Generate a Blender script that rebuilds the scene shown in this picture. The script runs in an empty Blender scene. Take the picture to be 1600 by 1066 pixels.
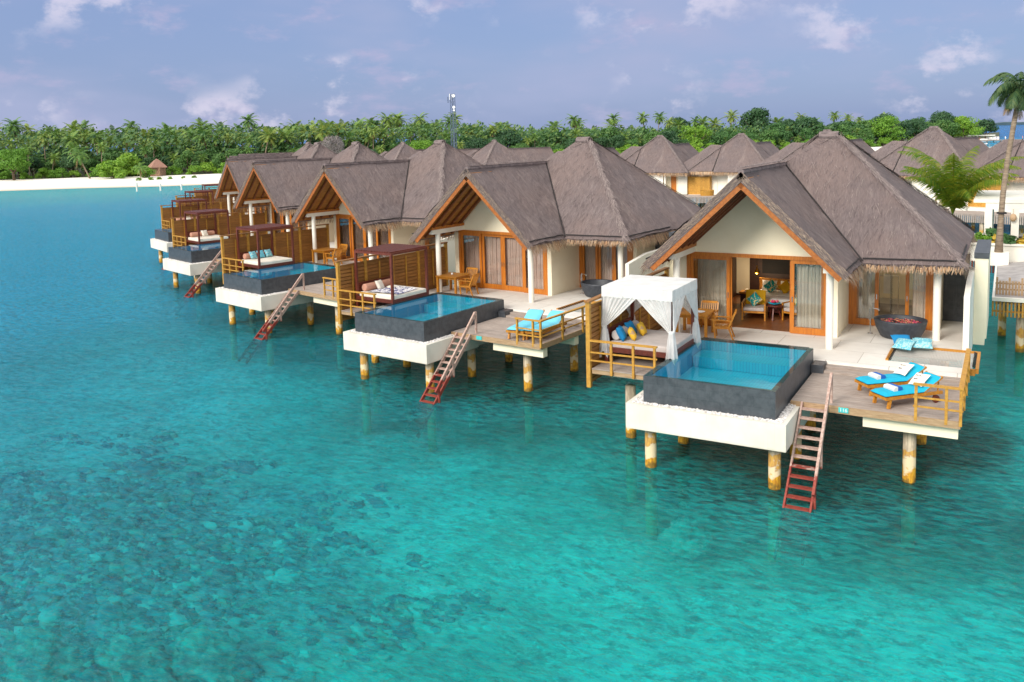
import bpy, math, random
from mathutils import Vector, Matrix, noise
R = math.radians
scene = bpy.context.scene
col = scene.collection
rnd = random.Random(7)

# ------------------------------------------------------------------ camera
ZB = 2.05                      # height of the pool-tray datum above the sea
CAM = Vector((4.974, -22.924, 7.919 + ZB))
YAW, PITCH, ROLL = 0.525, 0.101, 0.026
FOC, CY = 1344.19, 347.64      # in pixels of a 1600 wide frame
cy_, sy_ = math.cos(YAW), math.sin(YAW)
cp_, sp_ = math.cos(PITCH), math.sin(PITCH)
cr_, sr_ = math.cos(ROLL), math.sin(ROLL)
R0 = Vector((cy_, sy_, 0)); F0 = Vector((-sy_ * cp_, cy_ * cp_, -sp_)); U0 = Vector((-sy_ * sp_, cy_ * sp_, cp_))
RX = cr_ * R0 - sr_ * U0
UP = sr_ * R0 + cr_ * U0
cam_data = bpy.data.cameras.new('camera')
cam = bpy.data.objects.new('camera', cam_data)
col.objects.link(cam)
M3 = Matrix((RX, UP, -F0)).transposed()
cam.matrix_world = Matrix.Translation(CAM) @ M3.to_4x4()
cam_data.sensor_width = 36
cam_data.lens = 36 * FOC / 1600
cam_data.shift_y = -(533 - CY) / 1600
cam_data.clip_end = 40000
cam_data.clip_start = 0.3
scene.camera = cam

# ------------------------------------------------------------------ sky and sun
SUN_EL, SUN_AZ = R(31), R(194)            # azimuth measured clockwise from +Y
world = bpy.data.worlds.new('World')
scene.world = world
world.use_nodes = True
wt = world.node_tree
wt.nodes.clear()
def wn(t, **k):
    n = wt.nodes.new(t)
    for a, b in k.items(): setattr(n, a, b)
    return n
wout = wn('ShaderNodeOutputWorld'); wbg = wn('ShaderNodeBackground')
sky = wn('ShaderNodeTexSky', sky_type='NISHITA', sun_disc=False)
sky.sun_elevation = SUN_EL; sky.sun_rotation = SUN_AZ
sky.air_density = 1.0; sky.dust_density = 1.5; sky.ozone_density = 2.5
tc = wn('ShaderNodeTexCoord')
def cloudnoise(scale_xy, scale_z, scale, detail, lo, hi, rough=.55, off=(0, 0, 0)):
    mp = wn('ShaderNodeMapping'); mp.inputs['Scale'].default_value = (scale_xy, scale_xy, scale_z)
    mp.inputs['Location'].default_value = off
    wt.links.new(tc.outputs['Generated'], mp.inputs['Vector'])
    nz = wn('ShaderNodeTexNoise'); nz.inputs['Scale'].default_value = scale
    nz.inputs['Detail'].default_value = detail; nz.inputs['Roughness'].default_value = rough
    wt.links.new(mp.outputs[0], nz.inputs['Vector'])
    mr = wn('ShaderNodeMapRange', interpolation_type='SMOOTHSTEP')
    mr.inputs['From Min'].default_value = lo; mr.inputs['From Max'].default_value = hi
    wt.links.new(nz.outputs['Fac'], mr.inputs['Value'])
    return mr.outputs[0]
def wmix(fac, a, b):
    m = wn('ShaderNodeMix', data_type='RGBA')
    for s, v in (('Factor', fac), ('A', a), ('B', b)):
        i = [q for q in m.inputs if q.name == s and (q.type == 'RGBA' or s == 'Factor' and q.type == 'VALUE')][0]
        if isinstance(v, (float, int)): i.default_value = v
        elif isinstance(v, tuple): i.default_value = v
        else: wt.links.new(v, i)
    return [q for q in m.outputs if q.type == 'RGBA'][0]
SKYK = 10.0                                 # colours below are divided by the 0.1 strength
def sc(r, g, b): return (r * SKYK, g * SKYK, b * SKYK, 1)
base = wmix(0.86, sky.outputs[0], sc(0.116, 0.156, 0.280))         # thin veil of high cloud over the blue
veil = cloudnoise(1, 3.2, 2.2, 4, .40, .70)
c1 = wmix(veil, base, sc(0.196, 0.220, 0.325))
puff = cloudnoise(1, 1.5, 17.0, 8, .50, .68, .6, (9.2, 3.3, 0.1))
patch = cloudnoise(1, 1.8, 6.0, 2, .41, .60, .5, (3.3, 11.2, .1))
pm = wn('ShaderNodeMath', operation='MULTIPLY'); wt.links.new(puff, pm.inputs[0]); wt.links.new(patch, pm.inputs[1])
mulv = wn('ShaderNodeMath', operation='MULTIPLY'); mulv.inputs[1].default_value = .7
wt.links.new(pm.outputs[0], mulv.inputs[0])
haze_ = cloudnoise(1, 2.6, 11.0, 5, .52, .72, .6, (4.4, 1.2, .7))
hm = wn('ShaderNodeMath', operation='MULTIPLY'); hm.inputs[1].default_value = .55; wt.links.new(haze_, hm.inputs[0])
c12 = wmix(hm.outputs[0], c1, sc(0.255, 0.235, 0.335))
c15 = wmix(mulv.outputs[0], c12, sc(0.37, 0.35, 0.42))
# bright thin overcast overhead
sep = wn('ShaderNodeSeparateXYZ'); wt.links.new(tc.outputs['Generated'], sep.inputs[0])
up_ = wn('ShaderNodeMapRange', interpolation_type='SMOOTHSTEP'); up_.inputs['From Min'].default_value = .14; up_.inputs['From Max'].default_value = .55
wt.links.new(sep.outputs['Z'], up_.inputs['Value'])
dotb = wn('ShaderNodeVectorMath', operation='DOT_PRODUCT'); dotb.inputs[1].default_value = (.08, -.96, .26)
wt.links.new(tc.outputs['Generated'], dotb.inputs[0])
bk = wn('ShaderNodeMapRange', interpolation_type='SMOOTHSTEP'); bk.inputs['From Min'].default_value = .0; bk.inputs['From Max'].default_value = .85
wt.links.new(dotb.outputs['Value'], bk.inputs['Value'])
mx = wn('ShaderNodeMath', operation='MAXIMUM'); wt.links.new(up_.outputs[0], mx.inputs[0]); wt.links.new(bk.outputs[0], mx.inputs[1])
c16 = wmix(up_.outputs[0], c15, sc(0.46, 0.475, 0.49))
c2 = wmix(bk.outputs[0], c16, sc(0.74, 0.72, 0.69))           # bright cloud round the veiled sun, behind the camera
wt.links.new(c2, wbg.inputs['Color']); wbg.inputs['Strength'].default_value = 0.1
wt.links.new(wbg.outputs[0], wout.inputs[0])

sun_data = bpy.data.lights.new('sun', 'SUN')
sun = bpy.data.objects.new('sun', sun_data); col.objects.link(sun)
sun_data.energy = 1.5; sun_data.angle = R(20); sun_data.color = (1.0, 0.95, 0.87)
sd = Vector((math.sin(SUN_AZ) * math.cos(SUN_EL), math.cos(SUN_AZ) * math.cos(SUN_EL), math.sin(SUN_EL)))
sun.rotation_euler = sd.to_track_quat('Z', 'Y').to_euler()

scene.view_settings.view_transform = 'Standard'
scene.view_settings.look = 'None'
scene.view_settings.gamma = 1
scene.view_settings.exposure = 1.08
try:
    scene.cycles.max_bounces = 8; scene.cycles.transparent_max_bounces = 16
    scene.cycles.caustics_reflective = False; scene.cycles.caustics_refractive = False
    scene.cycles.sample_clamp_indirect = 4
except Exception: pass

# ------------------------------------------------------------------ material helpers
def lin(*c):
    return tuple((x / 255 / 12.92 if x / 255 <= .04045 else ((x / 255 + .055) / 1.055) ** 2.4) for x in c) + (1,)
class NT:
    def __init__(s, name):
        s.m = bpy.data.materials.new(name); s.m.use_nodes = True
        s.t = s.m.node_tree; s.t.nodes.clear()
        s.out = s.n('ShaderNodeOutputMaterial')
    def n(s, t, ins=None, **k):
        x = s.t.nodes.new(t)
        for a, b in k.items(): setattr(x, a, b)
        for a, b in (ins or {}).items(): s.set(x.inputs[a], b)
        return x
    def set(s, i, v):
        if isinstance(v, bpy.types.NodeSocket): s.t.links.new(v, i)
        else: i.default_value = v
    def mix(s, fac, a, b, blend='MIX'):
        m = s.n('ShaderNodeMix', data_type='RGBA', blend_type=blend)
        s.set([q for q in m.inputs if q.name == 'Factor' and q.type == 'VALUE'][0], fac)
        s.set([q for q in m.inputs if q.name == 'A' and q.type == 'RGBA'][0], a)
        s.set([q for q in m.inputs if q.name == 'B' and q.type == 'RGBA'][0], b)
        return [q for q in m.outputs if q.type == 'RGBA'][0]
    def coord(s, kind='Object', scale=(1, 1, 1), loc=(0, 0, 0), rot=(0, 0, 0)):
        if kind == 'World':
            o = s.n('ShaderNodeNewGeometry').outputs['Position']
        else:
            o = s.n('ShaderNodeTexCoord').outputs[kind]
        return s.n('ShaderNodeMapping', {'Vector': o, 'Scale': scale, 'Location': loc, 'Rotation': rot}).outputs[0]
    def noise(s, vec, scale, detail=4, rough=.55, lo=None, hi=None, dist=0):
        x = s.n('ShaderNodeTexNoise', {'Vector': vec, 'Scale': scale, 'Detail': detail, 'Roughness': rough, 'Distortion': dist})
        return x.outputs['Fac'] if lo is None else s.ramp(x.outputs['Fac'], lo, hi)
    def ramp(s, v, lo, hi, a=0., b=1.):
        return s.n('ShaderNodeMapRange', {'Value': v, 'From Min': lo, 'From Max': hi, 'To Min': a, 'To Max': b}, interpolation_type='SMOOTHSTEP').outputs[0]
    def math(s, op, a, b=0.):
        x = s.n('ShaderNodeMath', operation=op); s.set(x.inputs[0], a); s.set(x.inputs[1], b); return x.outputs[0]
    def bump(s, h, strength=.3, dist=.02, normal=None):
        d = {'Height': h, 'Strength': strength, 'Distance': dist}
        if normal is not None: d['Normal'] = normal
        return s.n('ShaderNodeBump', d).outputs[0]
    def island(s): return s.n('ShaderNodeNewGeometry').outputs['Random Per Island']
    def objrand(s): return s.n('ShaderNodeObjectInfo').outputs['Random']
    def bsdf(s, color, rough=.6, normal=None, **k):
        d = {'Base Color': color, 'Roughness': rough}
        if normal is not None: d['Normal'] = normal
        for a, b in k.items(): d[a.replace('_', ' ')] = b
        b = s.n('ShaderNodeBsdfPrincipled', d)
        return b.outputs[0]
    def end(s, sh):
        s.t.links.new(sh, s.out.inputs['Surface']); return s.m
def simple(name, c1, c2=None, scale=3, rough=.6, bump=.15, bscale=40, stretch=(1, 1, 1), island=0, detail=5, **k):
    t = NT(name); v = t.coord('Object', stretch)
    c2 = c2 or tuple(x * .8 for x in c1[:3]) + (1,)
    c = t.mix(t.noise(v, scale, detail, .6, .3, .7), c1, c2)
    if island:
        c = t.mix(t.ramp(t.island(), 0, 1, 0, island), c, tuple(x * .45 for x in c1[:3]) + (1,))
    n = t.bump(t.noise(v, bscale, 3), bump, .02) if bump else None
    return t.end(t.bsdf(c, rough, n, **k))

MT = {}
MT['cream'] = simple('cream_plaster', lin(246, 236, 210), lin(240, 228, 200), .8, .8, .12, 30)
MT['white'] = simple('white_plaster', lin(240, 236, 226), lin(230, 224, 211), .7, .75, .12, 25)
def plaster_stained():
    t = NT('tray_plaster'); v = t.coord('Object')
    c = t.mix(t.noise(v, .6, 4, .6, .4, .75), lin(226, 222, 210), lin(210, 204, 191))
    st = t.noise(t.coord('Object', (5, 5, .35)), 1.6, 5, .65, .56, .8)
    c = t.mix(t.math('MULTIPLY', st, .5), c, lin(168, 156, 128))
    z = t.n('ShaderNodeSeparateXYZ', {'Vector': v}).outputs['Z']
    c = t.mix(t.math('MULTIPLY', t.ramp(t.math('ADD', z, t.math('MULTIPLY', t.noise(v, 3, 5), .2)), -.55, -.72), .45), c, lin(176, 166, 140))
    return t.end(t.bsdf(c, .75, t.bump(t.noise(v, 22, 4), .15, .01)))
MT['tray'] = plaster_stained()
def wood(name, c1, c2, along=(1, 12, 12), rough=.5, island=.6, grain=2.0, bump=.2):
    t = NT(name); v = t.coord('Object', along)
    g = t.noise(v, grain, 6, .65, .3, .72, .4)
    c = t.mix(g, c1, c2)
    c = t.mix(t.ramp(t.island(), 0, 1, 0, island), c, tuple(x * .5 for x in c1[:3]) + (1,))
    return t.end(t.bsdf(c, rough, t.bump(g, bump, .01)))
MT['teak_v'] = wood('teak_door_timber', lin(205, 126, 40), lin(172, 94, 24), (12, 12, 1), .38, .15)
MT['teak'] = wood('teak_beam_timber', lin(198, 122, 42), lin(160, 88, 26), (5, 5, 5), .45, .25)
MT['barge'] = wood('barge_board_timber', lin(178, 104, 36), lin(138, 74, 24), (5, 5, 5), .5, .2)
MT['soffit'] = wood('soffit_boards', lin(190, 128, 56), lin(140, 84, 30), (10, 1, 10), .6, .4)
MT['rafter'] = wood('rafter_timber', lin(134, 72, 30), lin(96, 48, 20), (3, 3, 3), .6, .2)
MT['slat'] = wood('screen_slats', lin(176, 122, 58), lin(132, 84, 36), (14, 1.2, 14), .6, .55)
MT['rail'] = wood('railing_timber', lin(205, 154, 62), lin(170, 118, 38), (4, 4, 4), .55, .25)
MT['furn'] = wood('furniture_teak', lin(206, 142, 48), lin(172, 106, 28), (5, 5, 5), .45, .2)
MT['redwood'] = wood('dark_red_timber', lin(116, 52, 36), lin(86, 34, 24), (4, 4, 4), .45, .2)
MT['deck'] = wood('weathered_deck', lin(186, 172, 162), lin(142, 126, 116), (1.2, 14, 14), .8, .42, 2.2, .35)
MT['deckedge'] = wood('deck_edge_timber', lin(186, 156, 122), lin(150, 120, 88), (1.5, 10, 10), .75, .2)
def ladder_mat():
    t = NT('ladder_paint'); v = t.coord('Object', (6, 6, 6))
    g = t.noise(v, 2, 6, .65, .3, .7)
    c = t.mix(g, lin(196, 170, 158), lin(156, 122, 110))
    z = t.n('ShaderNodeSeparateXYZ', {'Vector': t.coord('World')}).outputs['Z']
    zz = t.math('ADD', z, t.math('MULTIPLY', t.noise(v, 1.3, 3), .5))
    red = t.mix(g, lin(128, 40, 34), lin(150, 70, 54))
    c = t.mix(t.ramp(zz, 1.05, 1.15), red, c)
    return t.end(t.bsdf(c, .65, t.bump(g, .2, .01)))
MT['ladder'] = ladder_mat()
def pile_mat():
    t = NT('pile_concrete'); v = t.coord('Object', (5, 5, 1.4))
    g = t.noise(v, 1.6, 6, .65, .35, .7)
    c = t.mix(g, lin(206, 190, 164), lin(160, 144, 122))
    st = t.noise(t.coord('Object', (14, 14, .5)), 1.2, 4, .6, .52, .66)
    c = t.mix(t.math('MULTIPLY', st, .5), c, lin(110, 100, 90))
    z = t.n('ShaderNodeSeparateXYZ', {'Vector': t.coord('World')}).outputs['Z']
    zn = t.math('ADD', z, t.math('MULTIPLY', t.math('SUBTRACT', t.noise(t.coord('World', (4, 4, 4)), 1.0, 4), .5), .9))
    band = t.mix(t.noise(v, 4, 4, .6, .35, .65), lin(206, 156, 40), lin(168, 116, 26))
    c = t.mix(t.ramp(zn, .62, .70), lin(214, 196, 160), c)
    c = t.mix(t.ramp(zn, .30, .40), band, c)
    up = t.math('MULTIPLY', t.ramp(zn, .66, .72), t.ramp(zn, 1.02, .96))
    c = t.mix(t.math('MULTIPLY', up, .8), c, band)
    c = t.mix(t.math('MULTIPLY', t.ramp(zn, .17, .06), .7), c, lin(74, 66, 30))
    c = t.mix(t.ramp(z, -.75, -.12), lin(196, 196, 150), c)
    return t.end(t.bsdf(c, .85, t.bump(g, .3, .02)))
MT['pile'] = pile_mat()
def thatch_mat(name, a, b, c_):
    t = NT(name)
    uv = t.n('ShaderNodeTexCoord').outputs['UV']
    def nz(sx, sy, sc_, d, lo, hi, dist=0):
        return t.noise(t.n('ShaderNodeMapping', {'Vector': uv, 'Scale': (sx, sy, 1)}).outputs[0], sc_, d, .62, lo, hi, dist)
    fine = nz(15, 2.0, 1.0, 7, .28, .74, 1.6)
    mid = nz(2.2, 1.3, 1.0, 5, .3, .7, 1.5)
    big = nz(.35, .3, 1.0, 4, .35, .65)
    c = t.mix(t.math('MULTIPLY', fine, .85), a, b)
    c = t.mix(t.math('MULTIPLY', mid, .6), c, c_)
    tone = t.math('MULTIPLY', t.objrand(), .34)
    c = t.mix(tone, c, lin(96, 84, 84))
    c = t.mix(t.math('MULTIPLY', nz(.9, .22, 1.0, 5, .56, .74, 1.0), .45), c, lin(168, 156, 150))
    c = t.mix(t.math('MULTIPLY', big, .35), c, lin(132, 110, 102))
    return t.end(t.bsdf(c, .9, t.bump(fine, .6, .03, t.bump(mid, .5, .08))))
MT['thatch'] = thatch_mat('thatch', lin(135, 121, 120), lin(84, 74, 75), lin(108, 96, 95))
def blade_mat(name, pal):
    t = NT(name); r = t.n('ShaderNodeValToRGB', {'Fac': t.island()})
    e = r.color_ramp.elements
    e[0].color = pal[0]; e[1].color = pal[-1]
    for k, p in enumerate(pal[1:-1]):
        x = e.new((k + 1) / (len(pal) - 1)); x.color = p
    return t.end(t.bsdf(r.outputs[0], .85))
MT['blade'] = blade_mat('thatch_straw', [lin(86, 74, 76), lin(112, 98, 99), lin(126, 112, 111), lin(150, 136, 131)])
MT['ridge'] = blade_mat('ridge_straw', [lin(118, 104, 104), lin(166, 152, 146), lin(136, 121, 119), lin(108, 95, 95)])
MT['ridgebody'] = simple('ridge_thatch', lin(134, 119, 118), lin(102, 90, 90), 1.6, .9, .6, 22, (3, 3, 3))
MT['verge'] = blade_mat('verge_straw', [lin(96, 82, 78), lin(140, 122, 112), lin(168, 148, 130), lin(120, 102, 94)])
MT['straw'] = blade_mat('fringe_straw', [lin(132, 106, 86), lin(176, 150, 124), lin(200, 174, 142), lin(182, 134, 92), lin(150, 126, 110)])
MT['cord'] = simple('black_cord', lin(34, 30, 32), lin(50, 44, 44), 8, .8, 0)
def slate_mat():
    t = NT('slate_tiles'); v = t.coord('Object', (1, 1, 1), (0, 0, 0), (R(90), 0, 0))
    b = t.n('ShaderNodeTexBrick', {'Vector': v, 'Color1': lin(64, 68, 74), 'Color2': lin(57, 61, 67), 'Mortar': lin(44, 47, 52), 'Scale': 1.0,
        'Mortar Size': .005, 'Brick Width': .62, 'Row Height': .3})
    n = t.noise(t.coord('Object'), 5, 6, .65, .3, .7)
    c = t.mix(t.math('MULTIPLY', n, .5), b.outputs[0], lin(90, 94, 100))
    st = t.noise(t.coord('Object', (6, 6, .5)), 1.3, 5, .6, .58, .78)
    c = t.mix(t.math('MULTIPLY', st, .25), c, lin(130, 134, 138))
    return t.end(t.bsdf(c, .42, t.bump(n, .25, .008)))
MT['slate'] = slate_mat()
def pool_mat():
    t = NT('pool_mosaic'); v = t.coord('Object')
    b = t.n('ShaderNodeTexBrick', {'Vector': v, 'Color1': lin(26, 206, 230), 'Color2': lin(12, 196, 224), 'Mortar': lin(0, 164, 206), 'Scale': 1.0,
        'Mortar Size': .008, 'Brick Width': .1, 'Row Height': .1}, offset=0)
    return t.end(t.bsdf(b.outputs[0], .3))
MT['pool'] = pool_mat()
def clearwater(name, tint, bs, bstr):
    t = NT(name); v = t.coord('World')
    n = t.bump(t.noise(v, bs, 3, .5), bstr, .02)
    fr = t.n('ShaderNodeFresnel', {'IOR': 1.33, 'Normal': n}).outputs[0]
    g = t.n('ShaderNodeBsdfGlossy', {'Color': (1, 1, 1, 1), 'Roughness': .02, 'Normal': n}).outputs[0]
    tr = t.n('ShaderNodeBsdfTransparent', {'Color': tint}).outputs[0]
    return t.end(t.n('ShaderNodeMixShader', {0: t.math('MULTIPLY', fr, .72), 1: tr, 2: g}).outputs[0])
MT['poolwater'] = clearwater('pool_water', (.66, 1, 1, 1), 1.6, .12)
def glass_mat():
    t = NT('door_glass')
    fr = t.n('ShaderNodeFresnel', {'IOR': 1.5}).outputs[0]
    fr = t.math('ADD', t.math('MULTIPLY', fr, .9), .0)
    g = t.n('ShaderNodeBsdfGlossy', {'Color': (1, 1, 1, 1), 'Roughness': .01}).outputs[0]
    tr = t.n('ShaderNodeBsdfTransparent', {'Color': (.96, .97, .96, 1)}).outputs[0]
    return t.end(t.n('ShaderNodeMixShader', {0: fr, 1: tr, 2: g}).outputs[0])
MT['glass'] = glass_mat()
def tile_mat():
    t = NT('terrace_tile'); v = t.coord('Object')
    b = t.n('ShaderNodeTexBrick', {'Vector': v, 'Color1': lin(230, 226, 219), 'Color2': lin(222, 217, 210), 'Mortar': lin(176, 168, 158), 'Scale': 1.0,
        'Mortar Size': .012, 'Brick Width': 1.9, 'Row Height': 1.45}, offset=.5)
    n = t.noise(v, 1.5, 5, .6, .35, .7)
    c = t.mix(t.math('MULTIPLY', n, .35), b.outputs[0], lin(204, 197, 188))
    return t.end(t.bsdf(c, .6, t.bump(t.noise(v, 30, 3), .08, .01)))
MT['tile'] = tile_mat()
MT['pebble'] = blade_mat('white_pebble', [lin(226, 222, 218), lin(176, 170, 166), lin(240, 238, 236), lin(200, 195, 192)])
def cloth(name, c, transl=0., c2=None, weave=60, alpha=1.0):
    t = NT(name); v = t.coord('Object')
    cc = t.mix(t.noise(v, 2.5, 4, .6, .3, .7), c, c2 or tuple(x * .85 for x in c[:3]) + (1,))
    n = t.bump(t.noise(v, weave, 2), .12, .01, t.bump(t.noise(v, 5, 3), .18, .03))
    s = t.bsdf(cc, .9, n)
    if transl:
        s = t.n('ShaderNodeMixShader', {0: transl, 1: s, 2: t.n('ShaderNodeBsdfTranslucent', {'Color': cc}).outputs[0]}).outputs[0]
    if alpha < 1:
        s = t.n('ShaderNodeMixShader', {0: alpha, 1: t.n('ShaderNodeBsdfTransparent').outputs[0], 2: s}).outputs[0]
    return t.end(s)
MT['whitecloth'] = cloth('white_cotton', lin(248, 247, 245), .3)
MT['sheer'] = cloth('white_sheer', lin(248, 247, 246), .35, alpha=.86)
MT['curtain'] = cloth('beige_curtain', lin(232, 216, 202), .15)
MT['curtain_pink'] = cloth('rose_beige_curtain', lin(226, 196, 184), .15)
MT['greycloth'] = cloth('grey_cushion', lin(190, 180, 176))
MT['teal'] = cloth('turquoise_fabric', lin(12, 172, 206))
MT['paleteal'] = cloth('pale_turquoise_fabric', lin(112, 200, 224))
MT['blue'] = cloth('blue_fabric', lin(14, 130, 188))
MT['salmon'] = cloth('salmon_fabric', lin(198, 146, 124))
MT['stripe'] = cloth('royal_blue_towel', lin(28, 96, 180))
MT['offwhite'] = cloth('ivory_fabric', lin(236, 228, 214))
def pattern(name, a, b, sc_=7, c_=None):
    t = NT(name); v = t.coord('Object')
    k = t.noise(v, sc_, 3, .5, .50, .54, 1.5)
    c = t.mix(k, a, b)
    if c_: c = t.mix(t.noise(v, sc_ * .7, 2, .5, .58, .62), c, c_)
    return t.end(t.bsdf(c, .9))
MT['yellowpat'] = pattern('yellow_print', lin(228, 178, 46), lin(232, 190, 70), 6, lin(196, 160, 120))
MT['yellow'] = cloth('mustard_fabric', lin(214, 164, 18))
MT['tealpat'] = pattern('turquoise_print', lin(20, 150, 150), lin(224, 200, 140), 5)
MT['bluepat'] = pattern('pale_blue_print', lin(92, 176, 196), lin(170, 206, 206), 12)
MT['navypat'] = pattern('navy_white_print', lin(236, 234, 236), lin(50, 52, 120), 7)
MT['script'] = pattern('ivory_print', lin(240, 232, 218), lin(240, 232, 218), 7)
MT['ink'] = simple('dark_ink', lin(60, 60, 80), None, 4, .8, 0)
MT['tub'] = simple('black_stone', lin(62, 66, 74), lin(46, 50, 58), 9, .5, .2, 60)
MT['steel'] = simple('brushed_steel', lin(205, 205, 205), lin(180, 180, 182), 8, .25, 0, Metallic=1.0)
MT['petal'] = blade_mat('flower_petals', [lin(196, 20, 110), lin(230, 60, 60), lin(246, 214, 150), lin(214, 40, 140), lin(250, 180, 90)])
MT['darkwall'] = wood('dark_wall_timber', lin(74, 44, 32), lin(48, 26, 20), (2, 2, 14), .5, .1)
MT['floorwood'] = wood('interior_floorboards', lin(150, 92, 46), lin(104, 58, 28), (10, 1, 1), .3, .4)
MT['gold'] = simple('brass', lin(210, 160, 70), lin(190, 140, 50), 6, .3, 0, Metallic=1.0)
MT['black'] = simple('dark_panel', lin(30, 24, 24), None, 3, .7, 0)
MT['signteal'] = simple('sign_turquoise', lin(70, 196, 196), lin(60, 184, 186), 5, .6, 0)
def net_mat():
    t = NT('hammock_net'); v = t.coord('Object', (1, 1, 1), (0, 0, 0), (0, 0, R(45)))
    b = t.n('ShaderNodeTexBrick', {'Vector': v, 'Color1': (0, 0, 0, 1), 'Color2': (0, 0, 0, 1), 'Mortar': (1, 1, 1, 1), 'Scale': 1.0,
        'Mortar Size': .013, 'Brick Width': .062, 'Row Height': .062}, offset=0)
    s = t.bsdf(lin(206, 198, 190), .9)
    return t.end(t.n('ShaderNodeMixShader', {0: b.outputs['Fac'], 1: t.n('ShaderNodeBsdfTransparent').outputs[0], 2: s}).outputs[0])
MT['net'] = net_mat()
def leaf_mat(name, pal, transl=.25, objvar=.5):
    t = NT(name)
    f = t.math('ADD', t.math('MULTIPLY', t.island(), 1 - objvar), t.math('MULTIPLY', t.objrand(), objvar))
    r = t.n('ShaderNodeValToRGB', {'Fac': f}); e = r.color_ramp.elements
    e[0].color = pal[0]; e[1].color = pal[-1]
    for k, p in enumerate(pal[1:-1]):
        x = e.new((k + 1) / (len(pal) - 1)); x.color = p
    s = t.bsdf(r.outputs[0], .6)
    s = t.n('ShaderNodeMixShader', {0: transl, 1: s, 2: t.n('ShaderNodeBsdfTranslucent', {'Color': r.outputs[0]}).outputs[0]}).outputs[0]
    return t.end(s)
def c4(r, g, b): return (r, g, b, 1)
MT['palm'] = leaf_mat('palm_leaflets', [c4(.065, .17, .055), c4(.13, .26, .05), c4(.22, .32, .055), c4(.34, .36, .08)])
MT['palmdead'] = leaf_mat('dry_palm_leaflets', [c4(.24, .20, .05), c4(.30, .20, .07), c4(.24, .14, .07)])
MT['palmnear'] = leaf_mat('bright_palm_leaflets', [c4(.09, .20, .012), c4(.16, .26, .015), c4(.30, .31, .02), c4(.10, .20, .015)], .5, .0)
MT['palmdark'] = leaf_mat('dark_palm_leaflets', [c4(.04, .10, .04), c4(.07, .14, .05), c4(.12, .17, .05)], .3, .1)
MT['leaf_bright'] = leaf_mat('bright_leaves', [c4(.08, .21, .02), c4(.15, .32, .025), c4(.25, .40, .03)])
MT['leaf_mid'] = leaf_mat('mid_green_leaves', [c4(.04, .12, .035), c4(.07, .18, .04), c4(.12, .23, .045)])
MT['leaf_dark'] = leaf_mat('dark_leaves', [c4(.022, .075, .035), c4(.045, .12, .04), c4(.065, .15, .045)])
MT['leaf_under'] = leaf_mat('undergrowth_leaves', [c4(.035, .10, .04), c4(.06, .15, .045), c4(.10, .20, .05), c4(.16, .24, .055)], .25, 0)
MT['leaf_bare'] = leaf_mat('grey_twigs', [c4(.20, .17, .17), c4(.27, .23, .22), c4(.15, .13, .12)], .1)
MT['petalyellow'] = leaf_mat('yellow_leaves', [c4(.55, .36, .03), c4(.62, .45, .06), c4(.5, .3, .03)])
MT['trunk'] = simple('palm_bark', lin(160, 142, 122), lin(116, 98, 82), 2, .9, .5, 8, (1, 1, 6))
MT['bark'] = simple('tree_bark', lin(112, 94, 76), lin(80, 64, 52), 3, .9, .4, 12)
MT['metal'] = simple('painted_steel', lin(90, 104, 130), lin(70, 84, 110), 3, .5, 0)
MT['dish'] = simple('dish_white', lin(240, 240, 240), None, 3, .5, 0)
MT['hutthatch'] = simple('hut_thatch', lin(168, 128, 110), lin(132, 98, 86), 6, .9, .3)
MT['hutwall'] = simple('hut_wall', lin(150, 120, 96), lin(110, 86, 70), 4, .9, .2)
MT['fan'] = simple('jetty_roof', lin(176, 170, 168), lin(150, 144, 142), 2, .7, .1)

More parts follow.
